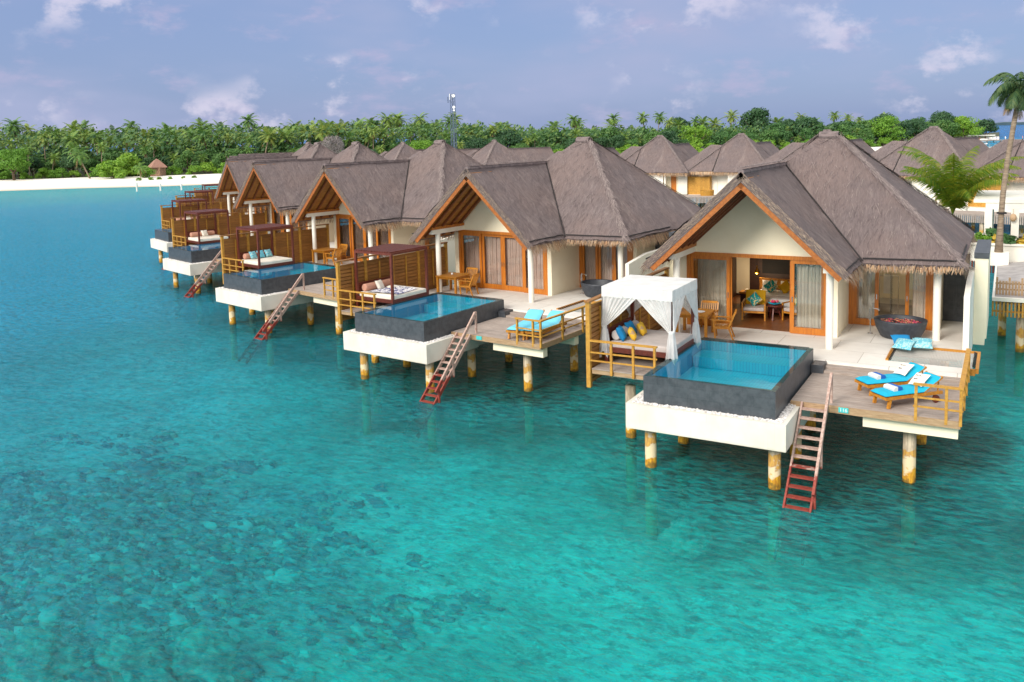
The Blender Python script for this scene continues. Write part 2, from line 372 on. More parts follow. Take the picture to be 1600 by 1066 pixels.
# ------------------------------------------------------------------ mesh helpers
class MB:
    def __init__(s): s.v = []; s.f = []; s.mi = []; s.uv = {}; s.cur = 0
    def add(s, vs, fs, uvs=None):
        o = len(s.v); s.v += [tuple(p) for p in vs]
        for k, f in enumerate(fs):
            s.f.append(tuple(i + o for i in f)); s.mi.append(s.cur)
            if uvs: s.uv[len(s.f) - 1] = [uvs[i] for i in f]
        return s
    def box(s, x0, x1, y0, y1, z0, z1):
        return s.add([(x0, y0, z0), (x1, y0, z0), (x1, y1, z0), (x0, y1, z0), (x0, y0, z1), (x1, y0, z1), (x1, y1, z1), (x0, y1, z1)],
                     [(0, 3, 2, 1), (4, 5, 6, 7), (0, 1, 5, 4), (1, 2, 6, 5), (2, 3, 7, 6), (3, 0, 4, 7)])
    def bar(s, p, q, w, h=None, up=(0, 0, 1)):
        p, q = Vector(p), Vector(q); h = h or w; d = (q - p).normalized(); up = Vector(up)
        if abs(d.dot(up)) > .98: up = Vector((0, 1, 0))
        a = d.cross(up).normalized() * w / 2; b = a.cross(d).normalized() * h / 2
        vs = [p - a - b, p + a - b, p + a + b, p - a + b, q - a - b, q + a - b, q + a + b, q - a + b]
        return s.add(vs, [(0, 3, 2, 1), (4, 5, 6, 7), (0, 1, 5, 4), (1, 2, 6, 5), (2, 3, 7, 6), (3, 0, 4, 7)])
    def tube(s, pts, rad, n=10, cap=True):
        pts = [Vector(p) for p in pts]; m = len(pts)
        if not isinstance(rad, (list, tuple)): rad = [rad] * m
        vs = []
        for i, p in enumerate(pts):
            d = (pts[min(i + 1, m - 1)] - pts[max(i - 1, 0)]).normalized()
            up = Vector((0, 0, 1)) if abs(d.z) < .9 else Vector((1, 0, 0))
            a = d.cross(up).normalized(); b = d.cross(a)
            for k in range(n):
                t = 2 * math.pi * k / n; vs.append(p + rad[i] * (math.cos(t) * a + math.sin(t) * b))
        fs = [(i * n + k, i * n + (k + 1) % n, (i + 1) * n + (k + 1) % n, (i + 1) * n + k) for i in range(m - 1) for k in range(n)]
        if cap: fs += [tuple(range(n - 1, -1, -1)), tuple((m - 1) * n + k for k in range(n))]
        return s.add(vs, fs)
    def lathe(s, prof, c=(0, 0, 0), n=32, sx=1, sy=1):
        vs = [(c[0] + r * sx * math.cos(2 * math.pi * k / n), c[1] + r * sy * math.sin(2 * math.pi * k / n), c[2] + z) for r, z in prof for k in range(n)]
        m = len(prof)
        return s.add(vs, [(i * n + k, i * n + (k + 1) % n, (i + 1) * n + (k + 1) % n, (i + 1) * n + k) for i in range(m - 1) for k in range(n)])
    def prism(s, poly, axis, a, b):
        # polygon in the plane across `axis` extruded from a to b
        def P(u, w, t): return {'y': (u, t, w), 'x': (t, u, w), 'z': (u, w, t)}[axis]
        n = len(poly)
        vs = [P(u, w, a) for u, w in poly] + [P(u, w, b) for u, w in poly]
        return s.add(vs, [tuple(range(n)), tuple(range(2 * n - 1, n - 1, -1))] + [(i, i + n, (i + 1) % n + n, (i + 1) % n) for i in range(n)])
    def grid(s, fn, nu, nv, uvf=None):
        vs = [fn(i / nu, j / nv) for j in range(nv + 1) for i in range(nu + 1)]
        uv = [uvf(i / nu, j / nv) for j in range(nv + 1) for i in range(nu + 1)] if uvf else None
        return s.add(vs, [(j * (nu + 1) + i, j * (nu + 1) + i + 1, (j + 1) * (nu + 1) + i + 1, (j + 1) * (nu + 1) + i) for j in range(nv) for i in range(nu)], uv)
    def pillow(s, c, w, h, t, rot=None, n=8):
        # soft square cushion, w x h across, t thick; rot = 3x3 matrix
        rot = rot or Matrix.Identity(3); c = Vector(c); vs = []; fs = []
        for side in (1, -1):
            o = len(vs)
            for j in range(n + 1):
                for i in range(n + 1):
                    u, v_ = 2 * i / n - 1, 2 * j / n - 1
                    k = (max(0, 1 - u ** 4) * max(0, 1 - v_ ** 4)) ** .5
                    pin = 1 - .10 * (1 - abs(u)) * abs(v_) ** 2; pin2 = 1 - .10 * (1 - abs(v_)) * abs(u) ** 2
                    vs.append(c + rot @ Vector((u * w / 2 * pin2, v_ * h / 2 * pin, side * t / 2 * k)))
            for j in range(n):
                for i in range(n):
                    q = (o + j * (n + 1) + i, o + j * (n + 1) + i + 1, o + (j + 1) * (n + 1) + i + 1, o + (j + 1) * (n + 1) + i)
                    fs.append(q if side > 0 else q[::-1])
        return s.add(vs, fs)
    def build(s, name, mats, parent=None, smooth=False, bevel=0, merge=False):
        if not isinstance(mats, (list, tuple)): mats = [mats]
        me = bpy.data.meshes.new(name)
        me.from_pydata(s.v, [], s.f)
        for m in mats: me.materials.append(MT[m] if isinstance(m, str) else m)
        me.polygons.foreach_set('material_index', s.mi)
        if s.uv:
            lay = me.uv_layers.new(name='UVMap')
            for p in me.polygons:
                if p.index in s.uv:
                    for li, u in zip(p.loop_indices, s.uv[p.index]): lay.data[li].uv = u
        if smooth: me.polygons.foreach_set('use_smooth', [True] * len(me.polygons))
        me.update()
        o = bpy.data.objects.new(name, me); col.objects.link(o)
        if parent is not None: o.parent = parent
        if bevel:
            b = o.modifiers.new('bevel', 'BEVEL'); b.width = bevel; b.segments = 2; b.limit_method = 'ANGLE'
        return o
def empty(name, loc=(0, 0, 0), rz=0, parent=None):
    o = bpy.data.objects.new(name, None); col.objects.link(o); o.empty_display_size = .2
    o.location = loc; o.rotation_euler = (0, 0, rz); o.parent = parent
    return o
def tag(o, label=None, cat=None, group=None, kind=None):
    for k, v in (('label', label), ('category', cat), ('group', group), ('kind', kind)):
        if v is not None: o[k] = v
    return o
KIDS = {}
def children(o): return [c for c in o.children]
def copy_tree(o, parent=None, skip=()):
    c = o.copy(); col.objects.link(c); c.parent = parent
    for ch in children(o):
        if ch.name.split('.')[0] in skip: continue
        copy_tree(ch, c, skip)
    return c
def place(o, loc, rz): o.location = loc; o.rotation_euler = (0, 0, rz); return o
class VF:                                    # frame of one villa: local coordinates -> world
    def __init__(s, x, y, a): s.x, s.y, s.a = x, y, a
    def p(s, x, y, z):
        c, q = math.cos(s.a), math.sin(s.a); return (s.x + c * x - q * y, s.y + q * x + c * y, z + ZB)
def ray_at(px, depth, py=None):
    """world ground point seen at column px of the photograph, `depth` metres along the view"""
    if py is None: py = 190 + .026 * (1580 - px)
    u, v = (px - 800) / FOC, -(py - CY) / FOC
    d = F0 + u * RX + v * UP
    fw = Vector((-sy_, cy_, 0)); k = depth / d.dot(fw)
    return CAM + k * d

# layout of the villas (front row then back row), measured from the photograph
FRONT = [VF(0, 0, 0), VF(-14.159, 3.319, -.107), VF(-28.069, 8.233, -.218), VF(-41.502, 14.927, -.293),
         VF(-53.49, 22.578, -.385), VF(-64.3, 32.0, -.48), VF(-74.4, 41.9, -.58)]
ORD = ['nearest', 'second nearest', 'third nearest', 'fourth nearest', 'fifth nearest', 'sixth nearest', 'farthest front-row']
T = .394

# ------------------------------------------------------------------ sea, seabed, island
def grid_mesh(name, mat, xs, ys, zf, kind='structure'):
    me = bpy.data.meshes.new(name); nx, ny = len(xs), len(ys)
    vs = [(x, y, zf(x, y)) for y in ys for x in xs]
    fs = [(j * nx + i, j * nx + i + 1, (j + 1) * nx + i + 1, (j + 1) * nx + i) for j in range(ny - 1) for i in range(nx - 1)]
    me.from_pydata(vs, [], fs); me.materials.append(mat)
    me.polygons.foreach_set('use_smooth', [True] * len(fs)); me.update()
    o = bpy.data.objects.new(name, me); col.objects.link(o); o['kind'] = kind
    return o
def blob(t, centre, rx, ry, rot=0):
    """1 inside, 0 outside an ellipse on the ground plane, soft"""
    v = t.n('ShaderNodeMapping', {'Vector': t.n('ShaderNodeNewGeometry').outputs['Position'], 'Location': (0, 0, 0)}, vector_type='POINT')
    c, s = math.cos(-rot), math.sin(-rot)
    v.inputs['Rotation'].default_value = (0, 0, -rot); v.inputs['Scale'].default_value = (1 / rx, 1 / ry, 0)
    x, y = centre; x, y = x / rx, y / ry
    # mapping applies scale, rotation, location; keep it simple with an unrotated ellipse
    v.inputs['Rotation'].default_value = (0, 0, 0); v.inputs['Location'].default_value = (-x, -y, 0)
    l = t.n('ShaderNodeVectorMath', {0: v.outputs[0]}, operation='LENGTH').outputs['Value']
    return l
def sea_mat():
    t = NT('lagoon_water')
    pos = t.n('ShaderNodeNewGeometry').outputs['Position']
    def rip(sx, sy, sc_, d, r, dist=0):
        return t.noise(t.n('ShaderNodeMapping', {'Vector': pos, 'Scale': (sx, sy, 1), 'Rotation': (0, 0, -.35)}).outputs[0], sc_, d, r, dist=dist)
    r1 = rip(1, 2.1, 1.3, 5, .62, .8); r2 = rip(1, 1.7, .30, 3, .5, .4); r3 = rip(1, 1.8, 4.6, 3, .6, .6)
    n = t.bump(r3, 1.0, .075, t.bump(r1, 1.0, .26, t.bump(r2, .8, .2)))
    fr = t.n('ShaderNodeFresnel', {'IOR': 1.33, 'Normal': n}).outputs[0]
    gl = t.n('ShaderNodeBsdfGlossy', {'Color': (.92, .95, 1, 1), 'Roughness': .06, 'Normal': n}).outputs[0]
    far = t.ramp(blob(t, (-2, 6), 1, 1), 17, 62)
    deep = t.ramp(t.math('ADD', blob(t, (-75, 20), 48, 60), t.math('MULTIPLY', t.noise(pos, .035, 4, .6), .9)), 1.75, .95)
    dp = t.math('MAXIMUM', deep, far)
    cyan = t.ramp(t.math('ADD', blob(t, (-30, 0), 22, 20), t.math('MULTIPLY', t.noise(pos, .12, 4, .6), .6)), 1.6, .6)
    wav = t.ramp(rip(1, 2.4, 2.3, 8, .72, .3), .45, .58)  # light and dark of the ripples, painted into the water colours below
    wav2 = t.ramp(rip(1, 2.0, .75, 8, .74, .4), .46, .60)
    tint = t.mix(dp, t.mix(cyan, (.07, .97, .97, 1), (.06, .90, 1, 1)), (.08, .74, .98, 1))
    tint = t.mix(t.math('ADD', t.math('MULTIPLY', wav, .24), t.math('MULTIPLY', wav2, .18)), tint, (.03, .46, .66, 1))
    tr = t.n('ShaderNodeBsdfTransparent', {'Color': tint}).outputs[0]
    nr = t.bump(r3, 1.0, .014, t.bump(r1, 1.0, .07))
    rf = t.n('ShaderNodeBsdfRefraction', {'Color': tint, 'IOR': 1.33, 'Roughness': .0, 'Normal': nr}).outputs[0]
    tr = t.n('ShaderNodeMixShader', {0: .24, 1: tr, 2: rf}).outputs[0]
    patch = t.noise(pos, .10, 5, .6, .35, .68)
    dcol = t.mix(patch, (.001, .52, .54, 1), (.010, .76, .74, 1))
    dcol = t.mix(cyan, dcol, (.003, .46, .60, 1))
    dcol = t.mix(dp, dcol, (.012, .38, .62, 1))
    dcol = t.mix(t.math('MULTIPLY', wav, .72), dcol, (.0, .10, .19, 1))
    shal = t.math('MULTIPLY', t.ramp(t.math('ADD', blob(t, (0, 0), 1, 1), t.math('MULTIPLY', t.noise(pos, .03, 4, .6), 60)), 165, 225), t.ramp(blob(t, (0, 0), 1, 1), 420, 330))
    dcol = t.mix(t.math('MULTIPLY', shal, .8), dcol, t.mix(wav2, (.02, .50, .52, 1), (.008, .28, .34, 1)))
    openm = t.ramp(blob(t, (0, 0), 1, 1), 480, 700)
    dcol = t.mix(openm, dcol, (.014, .12, .34, 1))
    di = t.n('ShaderNodeBsdfDiffuse', {'Color': dcol, 'Normal': n}).outputs[0]
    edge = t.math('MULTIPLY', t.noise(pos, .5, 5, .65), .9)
    shd = t.ramp(t.math('ADD', blob(t, (-.6, 7.0), 7.4, 10.2), edge), 1.5, 1.02)  # villa shade painted as dark blobs into the water colour
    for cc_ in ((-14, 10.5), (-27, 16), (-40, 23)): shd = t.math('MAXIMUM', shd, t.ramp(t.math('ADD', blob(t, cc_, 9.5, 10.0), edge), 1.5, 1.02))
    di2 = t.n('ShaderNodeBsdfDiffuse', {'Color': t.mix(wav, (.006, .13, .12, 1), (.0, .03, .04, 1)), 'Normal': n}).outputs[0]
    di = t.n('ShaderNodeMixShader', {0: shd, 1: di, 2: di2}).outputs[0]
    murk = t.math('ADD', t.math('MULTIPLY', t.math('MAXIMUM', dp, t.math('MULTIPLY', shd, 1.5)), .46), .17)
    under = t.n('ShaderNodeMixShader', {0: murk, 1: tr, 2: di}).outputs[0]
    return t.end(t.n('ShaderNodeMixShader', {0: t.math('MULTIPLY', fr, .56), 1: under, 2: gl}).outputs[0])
def bed_mat():
    t = NT('lagoon_bed')
    p0 = t.n('ShaderNodeNewGeometry').outputs['Position']
    wob = t.n('ShaderNodeTexNoise', {'Vector': p0, 'Scale': 1.3, 'Detail': 3}).outputs['Color']
    wob = t.n('ShaderNodeVectorMath', {0: wob, 1: (.5, .5, .5)}, operation='SUBTRACT').outputs[0]
    wob = t.n('ShaderNodeVectorMath', {0: wob, 'Scale': .35}, operation='SCALE').outputs[0]
    pos = t.n('ShaderNodeVectorMath', {0: p0, 1: wob}, operation='ADD').outputs[0]
    def nz(sx, sy, sc_, d, r, lo, hi, dist=0, loc=(0, 0, 0)):
        return t.noise(t.n('ShaderNodeMapping', {'Vector': pos, 'Scale': (sx, sy, 1), 'Location': loc, 'Rotation': (0, 0, -.5)}).outputs[0], sc_, d, r, lo, hi, dist)
    sand = t.mix(nz(1, 1, .35, 6, .65, .36, .64), (1, .98, .88, 1), (.60, .66, .55, 1))
    sand = t.mix(t.math('MULTIPLY', nz(1, 1.6, 1.9, 9, .78, .49, .56, .15), .8), sand, (.20, .36, .32, 1))
    sand = t.mix(t.math('MULTIPLY', nz(1, 1.6, 3.4, 7, .76, .53, .58, .15, (4, 4, 0)), .85), sand, (1, .98, .88, 1))
    sand = t.mix(t.math('MULTIPLY', nz(1, 1, .15, 5, .6, .44, .62, .5, (3, 9, 0)), .5), sand, (.26, .38, .32, 1))
    rubble = t.mix(nz(1, 1.4, 2.2, 9, .80, .45, .55, .1), (.62, .50, .60, 1), (.03, .06, .10, 1))
    rubble = t.mix(t.math('MULTIPLY', nz(1, 1.4, 2.2, 6, .7, .54, .62, .5, (7, 1, 0)), .8), rubble, (.85, .80, .70, 1))
    rubble = t.mix(t.math('MULTIPLY', nz(1, 1.5, .8, 8, .75, .54, .66, .5, (1, 7, 0)), .5), rubble, (.9, .55, .40, 1))
    reef = t.ramp(t.math('ADD', blob(t, (-18.5, -9.5), 10.5, 7.5), t.math('MULTIPLY', nz(1, 1.2, .25, 6, .7, 0, 1), 1.1)), 1.75, 1.2)
    reef2 = t.ramp(t.math('ADD', blob(t, (-11.5, -13), 4.5, 5.0), t.math('MULTIPLY', nz(1, 1.2, .5, 6, .7, 0, 1), 1.1)), 1.75, 1.15)
    c = t.mix(t.math('MULTIPLY', t.math('MAXIMUM', reef, reef2), .85), sand, rubble)
    deck_shade = t.ramp(t.math('ADD', blob(t, (1, 4), 9, 4.6), t.math('MULTIPLY', nz(1, 1, .6, 5, .6, 0, 1), .8)), 1.5, .9)  # shade under the villas, painted dark into the seabed colour
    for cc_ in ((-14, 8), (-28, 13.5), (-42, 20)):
        deck_shade = t.math('MAXIMUM', deck_shade, t.ramp(t.math('ADD', blob(t, cc_, 7.5, 4.6), t.math('MULTIPLY', nz(1, 1, .6, 5, .6, 0, 1), .8)), 1.5, .9))
    c = t.mix(t.math('MULTIPLY', deck_shade, .85), c, (.05, .12, .08, 1))
    return t.end(t.bsdf(c, .95))
def zbed(x, y):
    z = -2.1 + .5 * noise.noise((x * .13, y * .13, 3.1)) + .18 * noise.noise((x * .6, y * .6, 8))
    d = math.hypot((x + 16) / 12, (y + 11) / 7)
    if d < 1: z += (1 - d) * .5 + (1 - d) * .35 * noise.noise((x * 1.7, y * 1.7, 2))
    if y < -2 and d >= 1: z += .12 * noise.noise((x * 1.1, y * 1.1, 5))
    return z - .35 * max(0, min(1, (math.hypot(x, y) - 60) / 60))
def frange(a, b, n): return [a + (b - a) * k / n for k in range(n + 1)]
xs = [-600, -400, -300, -220, -170, -130, -100, -80, -64, -52, -44] + frange(-38, 14, 170) + [18, 24, 32, 45, 70, 110, 200, 400]
ys = [-60, -45, -36, -30] + frange(-26, 24, 160) + [28, 34, 42, 52, 66, 84, 110, 150, 220, 320, 480, 700]
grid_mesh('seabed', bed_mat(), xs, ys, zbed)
S = 30000
gx = [-S, -6000, -1500, -500, -200, -80, -20, 30, 120, 500, 1500, 6000, S]
gy = [-600, -200, -60, -20, 20, 80, 200, 500, 1500, 6000, S]
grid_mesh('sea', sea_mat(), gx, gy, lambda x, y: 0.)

SHORE = [(-420, 205), (-200, 202), (0, 203), (130, 206), (250, 205), (420, 212), (600, 224), (800, 244), (1000, 268), (1200, 292), (1385, 322), (1470, 372), (1535, 440), (1556, 500)]
def shore_d(px):
    for (a, da), (b, db) in zip(SHORE, SHORE[1:]):
        if px <= b: k = max(0, (px - a) / (b - a)); return da + (db - da) * k
    return SHORE[-1][1]
def sand_mat():
    t = NT('beach_sand'); pos = t.n('ShaderNodeNewGeometry').outputs['Position']
    c = t.mix(t.noise(pos, .12, 5, .6, .35, .7), lin(246, 240, 232), lin(232, 223, 210))
    z = t.n('ShaderNodeSeparateXYZ', {'Vector': pos}).outputs['Z']
    c = t.mix(t.ramp(z, .05, .35), lin(196, 182, 160), c)
    return t.end(t.bsdf(c, .95, t.bump(t.noise(pos, 1.5, 4), .3, .1)))
def ground_mat():
    t = NT('island_ground'); pos = t.n('ShaderNodeNewGeometry').outputs['Position']
    return t.end(t.bsdf(t.mix(t.noise(pos, .3, 5, .6, .35, .7), c4(.045, .07, .025), c4(.10, .085, .05)), .95))
def strip(name, mat, offs):
    pxs = [-420 + k * 26 for k in range(77)]
    pxs = [p for p in pxs if p <= 1556] + [1562]
    vs = []; fs = []
    for off, z in offs:
        for p in pxs:
            d = shore_d(p) + off + (1.2 * noise.noise((p * .02, off, 0)) if off > 0 else 0)
            q = ray_at(p, d); vs.append((q.x, q.y, z))
    n = len(pxs)
    fs = [(j * n + i, j * n + i + 1, (j + 1) * n + i + 1, (j + 1) * n + i) for j in range(len(offs) - 1) for i in range(n - 1)]
    me = bpy.data.meshes.new(name); me.from_pydata(vs, [], fs); me.materials.append(mat); me.update()
    o = bpy.data.objects.new(name, me); col.objects.link(o); o['kind'] = 'structure'; return o
strip('beach', sand_mat(), [(-6, -1.2), (-1.5, -.15), (0, .05), (5, .5), (14, 1.0), (32, 1.35), (37, 1.3)])
strip('island_ground', ground_mat(), [(30, .9), (35, 1.35), (60, 1.6), (120, 1.8), (300, 1.0), (420, -3)])

# ------------------------------------------------------------------ thatched roof
def slab(mb, a, b, c, d, nu, nv, thick=.26, disp=.06):
    """a,b along the eave, d,c along the ridge; top sheet, underside and rim"""
    a, b, c, d = map(Vector, (a, b, c, d))
    L = ((b - a).length + (c - d).length) / 2
    off = rnd.random() * 50
    nrm = (b - a).cross(d - a).normalized()
    if nrm.z < 0: nrm = -nrm
    e = (b - a).normalized()
    def P(u, v): return (a * (1 - u) + b * u) * (1 - v) + (d * (1 - u) + c * u) * v
    def top(u, v):
        p = P(u, v); q = p.copy()
        q.z += disp * (1.3 * noise.noise(p * .35) + noise.noise(p * .9) + .6 * noise.noise(p * 2.7) + .35 * noise.noise(p * 6.1))
        return q
    def uvf(u, v):
        p = P(u, v) - a; uu = p.dot(e); return (uu + off, (p - e * uu).length)
    mb.cur = 0
    mb.grid(top, nu, nv, uvf)
    lo = [p - nrm * thick for p in (a, b, c, d)]
    mb.add([a, b, c, d] + lo, [(4, 7, 6, 5), (0, 4, 5, 1), (1, 5, 6, 2), (2, 6, 7, 3), (3, 7, 4, 0)])
    # loose straw lying down the slope
    mb.cur = 1
    slope = ((d + c) / 2 - (a + b) / 2)
    up = (slope - e * slope.dot(e)).normalized()
    area = L * up.length * slope.length
    for k in range(int(area * 34)):
        u, v = rnd.random(), rnd.random() ** 1.15
        p = top(u, v) + nrm * .012
        dr = (-up + e * rnd.uniform(-.45, .45)).normalized()
        l = rnd.uniform(.12, .42); w = rnd.uniform(.004, .010); sd_ = dr.cross(nrm)
        q = p + dr * l + nrm * rnd.uniform(.0, .025)
        mb.add([p - sd_ * w, p + sd_ * w, q + sd_ * w * .5, q - sd_ * w * .5], [(0, 1, 2, 3)])
    mb.cur = 0
XE, XW, ZE, ZA = 3.75, -6.46, 3.2, 7.6
GX, GY, GZ, GE = -2.92, 6.30, 6.475, .62
VT = (GX, 12.845, GZ); AL, AR = (-1.75, 14.15, ZA), (-1.1, 14.15, ZA)
YB = 19.25
def make_roof(parent):
    mb = MB()
    slab(mb, (GE, GY, 3.14), (GE, 8.98, 3.14), VT, (GX, GY, GZ), 8, 12)
    slab(mb, (GE, 8.98, 3.14), (XE, 9.05, ZE), AR, VT, 12, 18)
    slab(mb, VT, AR, AR, AL, 3, 4)
    slab(mb, (XE, 9.05, ZE), (XE, YB, ZE), AR, AR, 16, 18)
    slab(mb, (XW, GY, 3.14), (XW, 12.845, 3.14), VT, (GX, GY, GZ), 10, 12)
    slab(mb, (XW, 12.845, 3.14), (XW, YB, 3.14), AL, VT, 10, 16)
    slab(mb, (XE, YB, ZE), (XW, YB, 3.14), AL, AR, 16, 18)
    rf = mb.build('roof', ['thatch', 'blade'], parent)
    # fringe of straw under every eave
    fb = MB()
    def fringe(p, q, out, n0=30, lmin=.28, lmax=.52, drop=.12):
        p, q, out = Vector(p), Vector(q), Vector(out); n = int((q - p).length * n0 * 2.4); d = (q - p).normalized()
        for k in range(n):
            b = p.lerp(q, rnd.random()) - out * rnd.uniform(0, .1) - Vector((0, 0, rnd.uniform(.0, drop)))
            l = rnd.uniform(lmin, lmax) * (1 + .3 * noise.noise(b * 1.3)); t = b + (out * rnd.uniform(.25, .6) + Vector((0, 0, -1)) + d * rnd.uniform(-.3, .3)).normalized() * l
            w = d * rnd.uniform(.006, .016)
            fb.add([b - w, b + w, t + w * .35, t - w * .35], [(0, 1, 2, 3)])
    fringe((GE, GY, 3.14), (GE, 9.0, 3.14), (1, 0, 0), 44, .26, .48)
    fringe((GE, 9.0, 3.14), (XE, 9.05, ZE), (0, -1, 0), 40, .14, .28)
    fringe((XE, 9.05, ZE), (XE, YB, ZE), (1, 0, 0), 34)
    fringe((XW, GY, 3.14), (XW, YB, 3.14), (-1, 0, 0), 30)
    fringe((XE, YB, ZE), (XW, YB, 3.14), (0, 1, 0), 30)
    vb = MB()
    # cut ends of the thatch along the gable verge
    for sx, ex in ((1, GE), (-1, XW)):
        a, b = Vector((ex, GY, 3.14)), Vector((GX, GY, GZ)); dn = Vector((ex - GX, 0, 3.14 - GZ)).normalized(); nn = Vector((-dn.z * sx * sx, 0, abs(dn.x)))
        nn = Vector((abs(dn.z) * sx, 0, abs(dn.x)))
        for k in range(900):
            p = a.lerp(b, rnd.random()) - nn * rnd.uniform(-.02, .24) + Vector((0, .02, 0))
            t = p + dn * rnd.uniform(.12, .3) + Vector((0, -rnd.uniform(.01, .07), 0)); w = nn * .008
            vb.add([p - w, p + w, t + w * .4, t - w * .4], [(0, 1, 2, 3)])
    fb.build('fringe', 'straw', rf); vb.build('verge', 'verge', rf)
    def cord(p, q, sag=.03, r=.028):
        cd = MB(); p, q = Vector(p), Vector(q)
        cd.tube([p.lerp(q, k / 12) + Vector((0, 0, .05 + sag * noise.noise((k, p.x, p.y)))) for k in range(13)], r, 6); cd.build('eave_cord', 'cord', rf)
    cord((GE, 8.98, 3.2), VT); cord((XW + .1, GY, 3.28), (XW + .1, 12.8, 3.28))
    cord((GE - .1, GY, 3.26), (GE - .1, 8.98, 3.26)); cord((GE, 9.07, 3.26), (XE, 9.15, 3.3)); cord((XE - .08, 9.1, 3.3), (XE - .08, 13.6, 3.3))
    rg = MB(); rgb = MB()
    def ridge(p, q, w=.30, dens=110):
        p, q = Vector(p), Vector(q); d = (q - p).normalized(); s_ = d.cross(Vector((0, 0, 1))).normalized()
        for k in range(int((q - p).length * dens)):
            b = p.lerp(q, rnd.random()) + s_ * rnd.gauss(0, w * .22) + Vector((0, 0, rnd.uniform(.05, .09)))
            t = b + (-d if q.z > p.z else d) * rnd.uniform(.2, .5) + s_ * rnd.uniform(-.14, .14) + Vector((0, 0, -.0))
            if q.z > p.z: t.z = b.z - abs(d.z) * (t - b).length + .02
            u = s_ * .009; rg.add([b - u, b + u, t + u * .5, t - u * .5], [(0, 1, 2, 3)])
    ridge((XE, 9.05, ZE), AR); ridge((XE, YB, ZE), AR); ridge((XW, YB, 3.14), AL)
    for p_, q_, r_ in (((GX, GY + .03, GZ - .02), (GX, 12.9, GZ - .02), .10), ((XE - .1, 9.1, ZE + .02), (AR[0], AR[1], AR[2] - .03), .07), ((XE - .1, YB - .1, ZE + .02), (AR[0], AR[1], AR[2] - .03), .07), ((AL[0] - .05, AL[1], AL[2] - .06), (AR[0] + .05, AR[1], AR[2] - .06), .2)):
        rgb.tube([Vector(p_).lerp(Vector(q_), k / 10) for k in range(11)], r_, 8)
    ridge((GX, GY, GZ + .08), (GX, 12.8, GZ + .08), .3); ridge(AL, AR, .5)
    rgb.cur = 1; o_ = len(rgb.v); rgb.v += rg.v; rgb.f += [tuple(i + o_ for i in f_) for f_ in rg.f]; rgb.mi += [1] * len(rg.f)
    rgb.build('ridge_cap', ['ridgebody', 'ridge'], rf)
    return rf
def make_timber(parent):
    # boards, rafters and barge boards of the gable overhang
    s_ = MB()
    for sx, ex in ((1, GE), (-1, XW)):
        dn = Vector((ex - GX, 0, 3.14 - GZ)); n_ = Vector((abs(dn.z) * sx, 0, abs(dn.x))).normalized()
        for k in range(20):
            y0 = GY + .06 + k * .137
            a = Vector((GX, y0, GZ)) - n_ * .30; b = Vector((ex - .12 * sx, y0, 3.14 + .113)) - n_ * .30
            s_.bar(a + Vector((0, .066, 0)), b + Vector((0, .066, 0)), .131, .03, n_)
    s_.build('soffit', 'soffit', parent)
    for sx, ex in ((1, GE), (-1, XW)):
        dn = Vector((ex - GX, 0, 3.14 - GZ)).normalized(); n_ = Vector((abs(dn.z) * sx, 0, abs(dn.x))).normalized()
        for y0 in (6.75, 7.4, 8.05, 8.7):
            m = MB(); a = Vector((GX + .06 * sx, y0, GZ)) - n_ * .39 ; b = a + dn * 4.45
            m.bar(a, b, .09, .15, n_); m.build('rafter', 'rafter', parent)
        m = MB(); a = Vector((GX, GY + .05, GZ)) - n_ * .345; b = a + dn * 4.78
        m.bar(a, b, .07, .18, n_); m.build('barge_board', 'barge', parent)

# ------------------------------------------------------------------ villa building
def roof_under(x):                     # underside of the gable at x
    return (GZ - .942 * abs(x - GX)) - .40
def door_panel(parent, x0, x1, y, z0, z1, name='sliding_door', handle=None, curtain=None):
    m = MB(); s_ = .125
    m.box(x0, x0 + s_, y, y + .07, z0, z1); m.box(x1 - s_, x1, y, y + .07, z0, z1)
    m.box(x0 + s_, x1 - s_, y + .002, y + .068, z1 - .14, z1); m.box(x0 + s_, x1 - s_, y + .002, y + .068, z0, z0 + .24)
    d = m.build(name, 'teak_v', parent)
    g = MB(); g.box(x0 + s_, x1 - s_, y + .03, y + .04, z0 + .24, z1 - .14); g.build('pane', 'glass', d)
    if handle is not None:
        h = MB(); hx = x0 + .06 if handle < 0 else x1 - .06
        h.box(hx - .015, hx + .015, y - .025, y, (z0 + z1) / 2 - .2, (z0 + z1) / 2 + .0); h.build('handle', 'steel', d)
    return d
def curtain(parent, x0, x1, y, z0, z1, mat, waves=None, name='curtain'):
    w = x1 - x0; n = max(12, int(w * 40)); k = waves or w * 8; ph = rnd.random() * 6
    def fn(u, v):
        z = z1 + (z0 - z1) * v
        return (x0 + w * u + .012 * math.sin(u * k * 9 + v * 2), y + .045 * math.sin(u * k * 6.28 + ph + .5 * math.sin(v * 3)) + .02 * math.sin(u * k * 2.3 + ph), z)
    return MB().grid(fn, n, 10).build(name, mat, parent, smooth=True)
def pillar(parent, x, y, z0, z1, r=.125, name='pillar'):
    m = MB(); m.lathe([(0, z0), (r, z0), (r, z1), (0, z1)], (x, y, 0), 20); return m.build(name, 'white', parent, smooth=False)
PILES = [(-4.07, .62), (-.44, .64), (2.78, 2.76), (-5.56, 2.72), (-3.85, 2.95), (-.40, 3.2), (2.8, 6.12), (-.5, 5.95), (-4.9, 6.2),
         (-5.6, 10.2), (-1.4, 10.2), (2.9, 10.2), (-5.6, 15.6), (-1.4, 15.6), (2.9, 15.6)]
def make_pile(parent, x, y, zt):
    m = MB(); m.lathe([(0, -4.6), (.175, -4.6), (.17, zt), (0, zt)], (x, y, 0), 18)
    o = m.build('pile', 'pile', parent, smooth=True); return o
